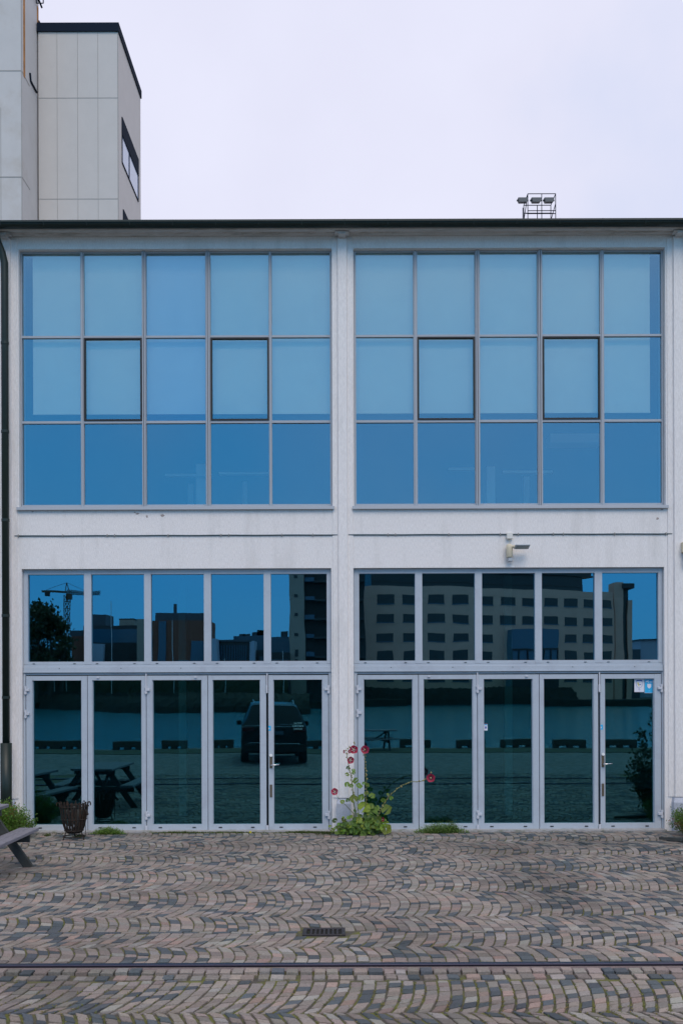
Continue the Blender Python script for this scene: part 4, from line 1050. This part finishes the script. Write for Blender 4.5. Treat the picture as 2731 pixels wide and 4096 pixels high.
def flower(a_, b_, d_, nrm, dark=1.0):
    p_ = hz(a_, b_, 14.58); R_ = d_/3.5636/270/2*1.08
    n_ = Vector(nrm).normalized(); s_ = n_.orthogonal().normalized(); t_ = n_.cross(s_); m = MB()
    for k in range(5):
        a0 = 2*math.pi*k/5 + .3; rows = []
        for ir, rr_ in enumerate((.08, .4, .75, 1.0)):
            row = []
            for j in range(7):
                an = a0 + (j-3)/3*.72*(.5+.5*rr_); ru = 1 + (.05*math.sin(j*2.3+k) if ir == 3 else 0) - (.10*abs(j-3)/3 if ir == 3 else 0)
                h_ = .38*rr_**1.6*R_ + (.05*R_*math.sin(j*2.5+k*1.7) if ir >= 2 else 0) + .012*k*R_ + (.03*R_ if j > 3 else 0)
                row.append(p_ + (s_*math.cos(an) + t_*math.sin(an))*R_*rr_*ru + n_*h_)
            rows.append(row)
        base = len(m.v)
        for ir, row in enumerate(rows):
            c_ = ((.10,.012,.02),(.16,.008,.025),(.36,.012,.05),(.42,.018,.07))[ir]
            m.v += [tuple(q) for q in row]; m.c += [(*(x_*dark for x_ in jcol(c_, .12)), 1)]*7
        for ir in range(3):
            for j in range(6): m.f.append((base+ir*7+j, base+ir*7+j+1, base+ir*7+8+j, base+ir*7+7+j)); m.m.append(0)
    f_ = m.build('flower', M['petal'], H, smooth=True)
    m = MB(); m.tube([p_+n_*.1*R_, p_+n_*.30*R_, p_+n_*.52*R_], [.13*R_, .15*R_, .04*R_], 8); m.build('stamen', M['stamen'], f_, smooth=True)
for fl in ((333,138,112,(.1,-1,.15)),(495,138,110,(-.05,-1,.1)),(283,285,96,(.35,-1,-.1)),(1432,540,112,(-.15,-1,.05)),(68,740,96,(-.3,-1,.3)),(285,165,55,(-.6,-1,.2)),(207,165,48,(-1,-.6,0)),(735,1135,70,(.9,-.6,0))):
    flower(*fl)
# yellow dandelion
p_ = P(1002, 3327, 14.85); t = thing('dandelion', (p_.x, 14.85, 0), 'single small yellow flower in the grass under the fourth left door', 'flower')
m = MB(); m.tube([(p_.x, 14.85, -.012), (p_.x, 14.85, p_.z)], .002, 5); m.build('stem', M['stem'], t)
m = MB()
for k in range(14): a_ = k*2.4; q = Vector((math.cos(a_), -.4, math.sin(a_))); m.add([(p_.x,14.845,p_.z), (p_.x+q.x*.016-.003*q.z, 14.835, p_.z+q.z*.016+.003*q.x), (p_.x+q.x*.016+.003*q.z, 14.835, p_.z+q.z*.016-.003*q.x)], [(0,1,2)])
m.build('petals', M['yellow'], t)

# litter: pale droppings, orange cigarette end, white stick
m = MB(); p_ = P(1748, 3877, 7.66); m.tube([(p_.x-.010, 7.655, .006), (p_.x+.010, 7.652, .006)], .004, 8)
o = m.build('cigarette_end', mat('orange_filter', (.6,.16,.04), .7)); tag(o, 'orange cigarette end lying beside the rail', 'litter')

# ------------------------------------------------------------------ behind the camera: what the glass mirrors
# the parked car
def car(loc, rz):
    t = thing('parked_car', (0,0,0), 'black estate car with roof rails, mirrored in the left doors', 'car')
    # stations: y, zbottom, zbelt, ztop, half width belt, half width top
    st = [(0.02,.42,.62,.64,.80,.78),(0.0,.34,.98,1.02,.88,.80),(-.05,.32,1.05,1.10,.925,.84),(-.13,.32,1.08,1.34,.935,.76),(-.30,.30,1.08,1.68,.945,.64),(-.55,.26,1.08,1.73,.95,.65),(-1.6,.26,1.07,1.77,.955,.66),
          (-2.5,.26,1.05,1.72,.955,.65),(-2.95,.26,1.02,1.45,.95,.70),(-3.3,.26,1.0,1.08,.945,.80),(-4.2,.28,.93,.98,.92,.78),(-4.6,.34,.80,.84,.87,.72),(-4.72,.40,.62,.64,.78,.66)]
    m = MB(); n = 12; vs = []
    for (y,zb,zm,zt,wb,wt) in st:
        half = [(0, zb),(wb*.88, zb),(wb, zb+.12),(wb*1.01,(zb+zm)/2),(wb, zm),(wt, zt-.04),(wt*.85, zt),(0, zt+.015)]
        ring = half + [(-x_, z_) for x_, z_ in half[-2:0:-1]]
        vs += [(x_, y, z_) for x_, z_ in ring]; n = len(ring)
    fs = []
    for i in range(len(st)-1):
        for k in range(n): k2 = (k+1) % n; fs.append((i*n+k, (i+1)*n+k, (i+1)*n+k2, i*n+k2))
    fs += [tuple(range(n)), tuple(range(len(st)*n-1, (len(st)-1)*n-1, -1))]
    m.add(vs, fs); m.build('body', M['carpaint'], t)
    m = MB(); m.add([(-.80,-.045,1.11),(.80,-.045,1.11),(.62,-.26,1.64),(-.62,-.26,1.64),(-.80,-.09,1.11),(.80,-.09,1.11),(.62,-.30,1.64),(-.62,-.30,1.64)],[(1,0,3,2),(4,5,6,7),(0,1,5,4),(1,2,6,5),(2,3,7,6),(3,0,4,7)]); rw = m.build('rear_window', M['carglass'], t)
    m = MB(); m.tube([(.12,-.02,1.13),(.62,-.02,1.155)], .008, 6); m.build('wiper', M['chrome'], rw)
    for s in (-1, 1):
        m = MB()
        for (ya, yb3, yc_, yd) in ((-.55,-1.15,-1.1,-.75),(-1.22,-2.0,-1.95,-1.2),(-2.08,-2.95,-2.5,-2.05)):
            def sp(y, z): q = (z-1.08)/.62; return (s*(.958 - .30*max(0,q) + .006), y, z)
            m.add([sp(ya,1.12), sp(yb3,1.12), sp(yc_,1.60), sp(yd,1.60)], [(0,1,2,3)])
        m.build('side_window', M['carglass'], t)
        m = MB(); m.tube([(s*.56,-.45,1.72),(s*.56,-.5,1.79),(s*.58,-1.4,1.82),(s*.57,-2.4,1.79),(s*.57,-2.45,1.74)], .014, 6); m.build('roof_rail', M['chrome'], t)
        m = MB(); m.bbox(min(s*.55,s*.91), max(s*.55,s*.91), -.035, .035, .93, 1.05, .02); m.build('tail_light', M['tail'], t)
        m = MB(); m.bbox(min(s*.96,s*1.12), max(s*.96,s*1.12), -2.75, -2.60, 1.02, 1.17, .03); m.build('side_mirror', M['carpaint'], t)
        for y in (-.85, -3.75):
            m = MB(); q = MB(); q.lathe([(.20,-.11),(.33,-.115),(.35,-.08),(.35,.08),(.33,.115),(.20,.11)], (0,0,0), 24)
            q.v = [(s*.84 + z_, y + x_, .35 + y_) for x_, y_, z_ in q.v]; wh = q.build('wheel', M['rubber'], t, smooth=True)
            q = MB(); q.lathe([(0,-.09),(.2,-.10),(.2,.10),(0,.09)], (0,0,0), 16); q.v = [(s*.84 + z_, y + x_, .35 + y_) for x_, y_, z_ in q.v]; q.build('rim', M['chrome'], wh)
    m = MB(); m.tube([(-.84,-.005,1.085),(0,.02,1.09),(.84,-.005,1.085)], .012, 6); m.build('tailgate_trim', M['chrome'], t)
    m = MB(); m.bbox(-.26,.26,.0,.02,.86,.97,.004); m.build('number_plate', mat('dim_plate', (.10,.14,.2), .5), t)
    m = MB(); m.bbox(-.86,.86,-.06,.10,.34,.58,.03); bmp = m.build('bumper', M['plastic'], t)
    m = MB(); m.tube([(-.72,.10,.585),(-.66,.115,.60),(.66,.115,.60),(.72,.10,.585)], .014, 6); m.build('bumper_trim', M['chrome'], bmp)
    t.location = loc; t.rotation_euler[2] = rz
    return t
pc = R(1098, 3058, 28.9)
car((pc.x, 1.4, 0.0), math.radians(-5))

# blocks along the quay edge
kb = None
ks = [(168,1.0),(277,1.0),(507,1.0),(690,.9),(888,.75),(1080,1.0),(1260,1.0),(1655,1.1),(1880,1.05),(2060,1.15),(2272,1.2),(2475,1.2),(2680,1.2),(60,1.0)]
for i, (u, w_) in enumerate(sorted(ks)):
    x_ = (u-1365)/F*36.9
    m = MB(); m.bbox(x_-w_/2, x_+w_/2, -6.88, -6.55, .08, .30, .02); m.bbox(x_-w_/2, x_-w_/2+.2, -6.88, -6.55, .0, .079, .01); m.bbox(x_+w_/2-.2, x_+w_/2, -6.88, -6.55, .0, .079, .01); m.bbox(x_-.1, x_+.1, -6.88, -6.55, .0, .079, .01)
    o = m.build('kerb_beam', M['kerbblock'])
    tag(o, 'low dark kerb beam on feet along the edge of the quay', 'kerb', 'kerb beams along the quay edge')

# far side of the harbour
def shell(t, name, u0, u1, vt, d0, d1, m_, z0=0.0, dep=12, **kw):
    a_, b_ = R(u0, vt, d0), R(u1, vt, d1)
    zt = (a_.z + b_.z)/2; m = MB(); y0, y1 = MIR-d0, MIR-d1
    m.add([(a_.x,y0,z0),(b_.x,y1,z0),(b_.x,y1-dep,z0),(a_.x,y0-dep,z0),(a_.x,y0,zt),(b_.x,y1,zt),(b_.x,y1-dep,zt),(a_.x,y0-dep,zt)],
          [(0,1,2,3),(7,6,5,4),(1,0,4,5),(2,1,5,6),(3,2,6,7),(0,3,7,4)])
    return m.build(name, m_, t, **kw)
def bthing(name, u, d, label, cat='building', group=None): p_ = R(u, 2765, d); return thing(name, (p_.x, p_.y, 0), label, cat, group)
# 1 stone office block
dA, dB = 262.0, 286.0
t = bthing('office_block', 1950, 270, 'long beige stone office block with rows of dark windows across the water')
A_, B_ = R(1462, 2334, dA), R(2452, 2334, dB); A_.z = B_.z = 29.5
dirv = (B_ - A_); dirv.z = 0; Lb = dirv.length; dirv.normalize(); nrm = Vector((-dirv.y, dirv.x, 0))
if nrm.y < 0: nrm = -nrm
def fb(s0, s1, z0, z1, o0, o1, mb, curve=True):
    """box on the curved front: s along the front, o outwards"""
    n = max(1, int((s1-s0)/4)); 
    def bow(s): q = s/Lb; return 5.0*4*q*(1-q)
    for i in range(n):
        a0, a1 = s0+(s1-s0)*i/n, s0+(s1-s0)*(i+1)/n
        q = [A_ + dirv*a0 + nrm*(bow(a0)+o0), A_ + dirv*a1 + nrm*(bow(a1)+o0), A_ + dirv*a1 + nrm*(bow(a1)+o1), A_ + dirv*a0 + nrm*(bow(a0)+o1)]
        mb.add([(p_.x,p_.y,z0) for p_ in q] + [(p_.x,p_.y,z1) for p_ in q], [(0,3,2,1),(4,5,6,7),(0,1,5,4),(1,2,6,5),(2,3,7,6),(3,0,4,7)])
m = MB(); fb(0, Lb, 0, 29.5, -14, 0, m); m.build('wall', M['stone'], t)
m = MB(); fb(2, Lb*.86, 29.55, 33.6, -12, -2.2, m); m.build('top_floor', M['farglass'], t)
m = MB(); fb(1, Lb*.9, 33.65, 34.1, -13, -1.2, m); fb(2, Lb*.86, 30.8, 31.0, -2.19, -2.0, m); fb(Lb*.5, Lb*.93, 34.15, 38.0, -12, -5, m); m.build('roof', M['farroof'], t)
zr = [26.2, 21.3, 16.3, 11.3, 6.2]; nwin = 11; at0, at1 = Lb*.51, Lb*.70
for r_, z_ in enumerate(zr):
    for i in range(nwin):
        sc_ = Lb*(i+.72)/nwin*.985; ww = 2.2 if r_ != 3 else 2.0; hh = 1.08 if r_ < 3 else 1.5
        if r_ >= 2 and at0-2 < sc_ < at1+1: continue
        m = MB(); fb(sc_-ww, sc_+ww, z_-hh, z_+hh, -.5, .04, m); wi = m.build('window', M['farglass'], t)
        m = MB(); fb(sc_-ww-.1, sc_+ww+.1, z_-hh-.22, z_-hh-.02, -.2, .18, m); m.build('sill', M['farglassb'], wi)
m = MB(); fb(at0, at1, 0, 18.6, .05, 2.6, m); atr = m.build('atrium', M['farglassb'], t)
m = MB(); fb(at0-.3, at1+.3, 0, 9.5, 2.65, 2.9, m)
for k in range(7): s_ = at0 + (at1-at0)*k/6; fb(s_-.12, s_+.12, 9.55, 13, 2.65, 2.9, m)
fb(at0, at1, 13.05, 13.5, 2.65, 2.9, m); m.build('glazing_bars', M['fardark'], atr)
m = MB(); fb(0, Lb, 18.75, 18.95, .05, .5, m) if False else None
# end stair tower of the office block
t = bthing('stair_tower', 2480, 288, 'slim stone stair tower at the right end of the office block')
shell(t, 'wall', 2456, 2491, 2332, 287, 287, M['stone'], dep=6); shell(t, 'glass_slot', 2491.5, 2509, 2352, 289, 289, M['farglass'], dep=6); shell(t, 'side_wall', 2509.5, 2528, 2402, 288, 288, M['stone'], dep=6)
a_, b_ = R(2489, 2337, 286), R(2536, 2357, 286); m = MB(); m.box(a_.x, b_.x, a_.y-7, a_.y, b_.z, a_.z); m.build('roof_slab', M['farroof'], t)
# 2 slim tower and dark block
t = bthing('residential_tower', 1190, 240, 'slim sand coloured tower with a column of small square windows')
shell(t, 'wall', 1160, 1222, 2235, 240, 240, M['towerstone'], dep=14)
for v in (2300, 2378, 2453, 2535, 2608, 2636):
    p_ = R(1189, v, 239.9); h_ = .35 if v != 2608 else .75; m = MB(); m.box(p_.x-.42, p_.x+.42, p_.y-.2, p_.y+.05, p_.z-h_, p_.z+h_); m.build('window', M['farglass'], t)
t = bthing('apartment_block', 1340, 244, 'dark apartment block with balconies beside the slim tower')
shell(t, 'wall', 1223, 1458, 2250, 243, 243, M['fardark'], dep=14)
for k, v in enumerate((2305, 2380, 2455, 2530, 2605, 2680)):
    a_, b_ = R(1226, v, 242), R(1262, v+16, 242); m = MB(); m.box(a_.x, b_.x, a_.y-.9, a_.y+.3, b_.z, a_.z); m.build('window', M['farglassb'], t)
    a_, b_ = R(1262, v+12, 241), R(1455, v+20, 241); m = MB(); m.box(a_.x, b_.x, a_.y-1.8, a_.y+.6, b_.z, a_.z); m.build('balcony', M['farroof'], t)
# 3 brick block
t = bthing('brick_block', 690, 235, 'red brick block with blue glazed strips and a dark roof storey')
shell(t, 'wall', 577, 830, 2482, 232, 232, M['brick'], dep=16); shell(t, 'end_wall', 545, 576.5, 2479, 232, 232, M['towerstone'], dep=16)
shell(t, 'roof_storey', 622, 818, 2452, 236, 236, M['fargrey'], dep=10)
for (ua, ub, va, vb) in ((636, 668, 2485, 2700), (766, 815, 2566, 2650), (600, 612, 2560, 2590), (700, 760, 2640, 2670)):
    a_, b_ = R(ua, va, 231.6), R(ub, vb, 231.6); m = MB(); m.box(a_.x, b_.x, a_.y-.35, a_.y, b_.z, a_.z); m.build('window', M['farglassb'], t)
a_ = R(688, 2410, 236); m = MB(); m.box(a_.x-.35, a_.x+.35, a_.y-5.5, a_.y-5, 19, a_.z); m.build('chimney', M['fargrey'], t)
# 4 grey shed
t = bthing('grey_hall', 450, 240, 'low slate grey hall with a dark roof band')
shell(t, 'wall', 340, 546, 2520, 238, 238, M['farglassb'], z0=0, dep=14); shell(t, 'roof', 336, 548, 2505, 240, 240, M['farroof'], z0=15.6, dep=14)
shell(t, 'lower_wall', 338, 548, 2575, 236, 236, M['fardark'], dep=1.9); shell(t, 'penthouse', 362, 424, 2460, 244, 244, M['fargrey'], z0=14, dep=8)
shell(t, 'annexe', 366, 412, 2580, 234, 234, M['farwhite'], dep=1.5)
t = bthing('roof_house', 503, 260, 'small pale building showing above the grey hall'); shell(t, 'wall', 476, 532, 2482, 262, 262, M['towerstone'], dep=8); shell(t, 'roof', 474, 534, 2477, 262, 262, M['farroof'], z0=R(500,2482,262).z+.02, dep=8)
# 5 modern block
t = bthing('glass_pavilion', 940, 235, 'dark glazed building with a flat pale roof')
shell(t, 'wall', 872, 1004, 2570, 232, 232, M['farglass'], dep=10); shell(t, 'roof', 866, 1012, 2562, 231, 231, M['fargrey'], z0=R(900,2570,231).z+.02, dep=12)
m = MB()
for u in range(880, 1000, 10): a_ = R(u, 2585, 231.5); m.box(a_.x-.1, a_.x+.1, a_.y-.1, a_.y+.3, 0, a_.z)
m.build('mullion', M['farglassb'], t); shell(t, 'entrance_wall', 1004.5, 1022, 2566, 231, 231, M['farwhite'], dep=6)
t = bthing('pale_gable', 860, 228, 'pale blue panelled gable beside the glazed building'); shell(t, 'wall', 838, 868, 2556, 226, 226, M['farwhite'], dep=9); shell(t, 'plinth', 838, 870, 2735, 225, 225, M['fardark'], dep=.9)
t = bthing('long_block', 1050, 270, 'long grey blue block behind the glazed building'); shell(t, 'wall', 935, 1162, 2546, 268, 268, M['farglassb'], dep=10)
m = MB()
for u, h_ in ((968, 6), (986, 5), (1022, 7), (1040, 11), (1048, 10), (1140, 14)): a_ = R(u, 2546, 266); m.box(a_.x-.9, a_.x+.9, a_.y-5, a_.y-3, a_.z+.01, a_.z+h_*.08*1.6)
m.build('roof_unit', M['fargrey'], t)
t = bthing('low_building', 1120, 236, 'low dark building with a pale base left of the slim tower'); shell(t, 'wall', 1030, 1158, 2605, 234, 234, M['fardark'], dep=8); shell(t, 'awning', 1040, 1156, 2632, 232, 232, M['fargrey'], z0=8.5, dep=1.8)
t = bthing('harbour_building', 2580, 330, 'pale blue building far off at the right of the stair tower'); shell(t, 'wall', 2560, 2650, 2560, 330, 330, M['farwhite'], dep=12); shell(t, 'lower_wing', 2522, 2559, 2600, 328, 328, M['fargrey'], dep=12); shell(t, 'roof', 2556, 2654, 2556, 329, 329, M['farroof'], z0=R(2600,2560,330).z+.02, dep=13)
t = bthing('harbour_building', 2700, 330, 'grey building at the far right of the opposite shore'); shell(t, 'wall', 2655, 2900, 2590, 335, 335, M['fargrey'], dep=12)
t = bthing('brick_house', 300, 250, 'low brown brick house below the crane'); shell(t, 'wall', 285, 352, 2550, 245, 245, M['brick'], dep=10); shell(t, 'roof', 280, 356, 2525, 246, 246, M['fargrey'], z0=R(300,2550,246).z+.02, dep=12)

# hedge / breakwater masses
def mound(name, pts, depth, label, kind, z0=-1.7, seed=0, mat_=None, cat=None):
    """pts: (u, vtop, d) ridge seen in the mirror; lumpy band from the water to the ridge"""
    rs = random.Random(seed); m = MB(); n = 5; rows = []
    pp = []
    for i in range(len(pts)-1):
        (ua,va,da), (ub,vb,db) = pts[i], pts[i+1]; k = max(2, int(abs(ub-ua)/9))
        for q in range(k): f_ = q/k; pp.append((ua+(ub-ua)*f_, va+(vb-va)*f_, da+(db-da)*f_))
    pp.append(pts[-1]); cols_ = []
    for (u, v, d) in pp:
        p_ = R(u, v + rs.uniform(-3.5, 3.5), d + depth*.5); base = R(u, v, d)
        c_ = [(base.x, MIR-d, z0)]
        for k in range(1, n): f_ = k/n; c_.append((base.x + rs.uniform(-.3,.3), MIR-d-depth*.5*f_**1.6 + rs.uniform(-.25,.25), z0 + (p_.z-z0)*f_**.7))
        c_.append((p_.x, MIR-d-depth*.5, p_.z)); c_.append((p_.x, MIR-d-depth, z0)); cols_.append(c_)
    m_ = len(cols_[0])
    for c_ in cols_: m.v += c_
    for i in range(len(cols_)-1):
        for k in range(m_-1): m.f.append((i*m_+k, (i+1)*m_+k, (i+1)*m_+k+1, i*m_+k+1)); m.m.append(0)
    o_ = m.build(name, mat_ or M['rock']); tag(o_, label, cat, kind=kind); return o_
mound('breakwater', [(165,2766,215),(300,2768,205),(480,2770,188),(700,2772,172),(980,2772,164),(1240,2772,165)], 9, None, 'structure', seed=1)
mound('embankment', [(1200,2752,250),(1460,2752,250),(1900,2750,256),(2200,2748,262),(2450,2745,300),(2800,2742,420)], 6, None, 'structure', seed=2)
M['hedge'] = mat('hedge_green', (.022,.032,.014), .9, var=.5, scale=.7, bump=.8, bscale=2)
mound('hedge', [(-200,2640,222),(112,2600,222),(230,2600,222),(290,2640,222),(340,2690,222),(620,2700,222),(840,2720,222),(1150,2712,222)], 6, 'dark hedge and scrub along the opposite shore', 'stuff', z0=-.5, seed=3, mat_=M['hedge'], cat='hedge')

def tree(u, v, d, r_, label, n=1500):
    top = R(u, v, d); t = thing('tree', (top.x, top.y, 0), label, 'tree', 'trees on the opposite shore')
    m = MB(); m.tube([(top.x, top.y, -.2), (top.x+.3, top.y, top.z*.4), (top.x, top.y, top.z*.7)], [.5,.38,.2], 8)
    rs = random.Random(int(u)); cl_ = []
    for i in range(16):
        a_ = rs.uniform(0, 6.28); h_ = rs.uniform(.35, .93); q = r_*math.sqrt(rs.random())*math.sin(math.pi*min(1, h_*.95))**.6
        c_ = Vector((top.x+q*math.cos(a_), top.y+q*math.sin(a_), top.z*h_)); cl_.append(c_); m.tube([(top.x, top.y, top.z*h_*.55), c_], [.16,.05], 5)
    m.build('trunk', M['bark'], t); f_ = MB()
    for i in range(n):
        c_ = rs.choice(cl_); p_ = c_ + Vector((rs.gauss(0,1), rs.gauss(0,1), rs.gauss(0,.7)))*r_*.20
        if p_.z > top.z: continue
        leafquad(f_, p_, Vector((rs.gauss(0,1), rs.gauss(0,1), rs.gauss(0,1))), Vector((0,0,1)), rs.uniform(.4,.9), rs.uniform(.5,1.0), jcol((.03,.05,.016), .4))
    f_.build('crown', M['leaf'], t)
tree(150, 2392, 212, 5.5, 'tall leafy tree left of the crane, on the opposite shore', 2600)
tree(60, 2430, 214, 5.5, 'large tree at the far left of the opposite shore', 2200)
tree(205, 2455, 214, 3.4, 'medium tree just right of the tall leafy tree', 1200)
tree(252, 2490, 216, 2.6, 'small tree at the foot of the crane', 800)

# tower crane
d = 300.0; cr = R(272, 2765, d); t = thing('tower_crane', (cr.x, cr.y, 0), 'rust brown tower crane above the trees at the left', 'crane')
def lattice(mb, a_, b_, w_, n, r_=.07):
    a_, b_ = Vector(a_), Vector(b_); ax = (b_-a_).normalized(); s_ = ax.orthogonal().normalized(); t_ = ax.cross(s_)
    cs = [(s_+t_)*w_/2, (s_-t_)*w_/2, (-s_-t_)*w_/2, (-s_+t_)*w_/2]
    for c_ in cs: mb.tube([a_+c_, b_+c_], r_, 4)
    for i in range(n):
        p_, q_ = a_.lerp(b_, i/n), a_.lerp(b_, (i+1)/n)
        for k in range(4): mb.tube([p_+cs[k], q_+cs[(k+1)%4]], r_*.7, 4); mb.tube([p_+cs[k], p_+cs[(k+1)%4]], r_*.7, 4)
zj = R(270, 2371, d).z; za = R(257, 2337, d).z; xm = R(267, 2371, d).x; yy = cr.y
m = MB(); lattice(m, (xm, yy, 0), (xm, yy, zj-.8), 1.4, 16, .13); m.build('mast', M['crane'], t)
xl = R(170, 2371, d).x; xr = R(402, 2381, d).x; zr_ = zj
m = MB(); lattice(m, (xm, yy, zj), (xr, yy, zj-.6), .9, 16, .09); m.build('jib', M['crane'], t)
m = MB(); m.box(xl, xm, yy-.5, yy+.5, zj-.25, zj+.2); cj = m.build('counter_jib', M['crane'], t)
m = MB(); m.box(xl+.9, xl+2.1, yy-.6, yy+.6, zj-1.2, zj-.27); m.build('counterweight', M['fardark'], cj)
m = MB(); m.tube([(xm-.6,yy,zj),(xm,yy,za)], .14, 4); m.tube([(xm+.6,yy,zj),(xm,yy,za)], .14, 4); m.tube([(xm,yy,za),(xl+1,yy,zj+.2)], .06, 4); m.tube([(xm,yy,za),(xm+(xr-xm)*.6,yy,zj+.4)], .06, 4); m.build('apex', M['crane'], t)
m = MB(); m.box(xm-.2, xm+1.3, yy-.8, yy+.8, zj-2.2, zj-.5); m.build('cab', M['crane'], t)

# moored sailing boats
for i, (u, v, ub, hl) in enumerate(((212, 2450, 226, 9.0), (238, 2492, 254, 8.2), (268, 2500, 276, 8.0), (443, 2411, 450, 9.5), (692, 2482, 690, 8.5), (1135, 2600, 1135, 7.5), (590, 2560, 590, 7.5), (900, 2640, 900, 7))):
    d = 222.0; b0 = R(ub, 2765, d); tp = R(u, v, d)
    lb = ('white sailing boat with its mast leftmost of the three together', 'white sailing boat with its mast middle of the three together', 'white sailing boat with its mast rightmost of the three together',
          'tall masted sailing boat before the grey hall', 'sailing boat moored before the red brick block', 'sailing boat moored nearest the slim tower', 'sailing boat moored between the grey hall and the brick block', 'sailing boat with a short mast before the glazed building')[i]
    t = thing('sailing_boat', (b0.x, b0.y, -1.6), lb, 'sailboat', 'sailing boats moored across the harbour')
    m = MB(); secs = []
    for q in range(7):
        f_ = q/6; yq = b0.y - hl/2 + hl*f_; wv = 1.35*math.sin(math.pi*min(.98, .18+f_*.82))**.7; sh = .75+.3*(f_-.4)**2
        secs.append([(b0.x-wv, yq, -1.6+sh), (b0.x-wv*.75, yq, -1.5), (b0.x, yq, -1.95), (b0.x+wv*.75, yq, -1.5), (b0.x+wv, yq, -1.6+sh)])
    vs = [p_ for s_ in secs for p_ in s_]; fs = []
    for q in range(6):
        for k in range(5): k2 = (k+1) % 5; fs.append((q*5+k, q*5+k2, q*5+5+k2, q*5+5+k))
    fs += [(4,3,2,1,0), (30,31,32,33,34)]; m.add(vs, fs); m.build('hull', M['mast'], t)
    m = MB(); m.bbox(b0.x-.7, b0.x+.7, b0.y-1.5, b0.y+1.2, -.80, -.38, .08); m.build('cabin', M['white'], t)
    m = MB(); m.tube([(b0.x, b0.y, -.8), tp], [.085,.06], 6); m.tube([(b0.x, b0.y, .4), (b0.x, b0.y-2.6, .5)], .07, 6); m.build('mast', M['mast'], t)
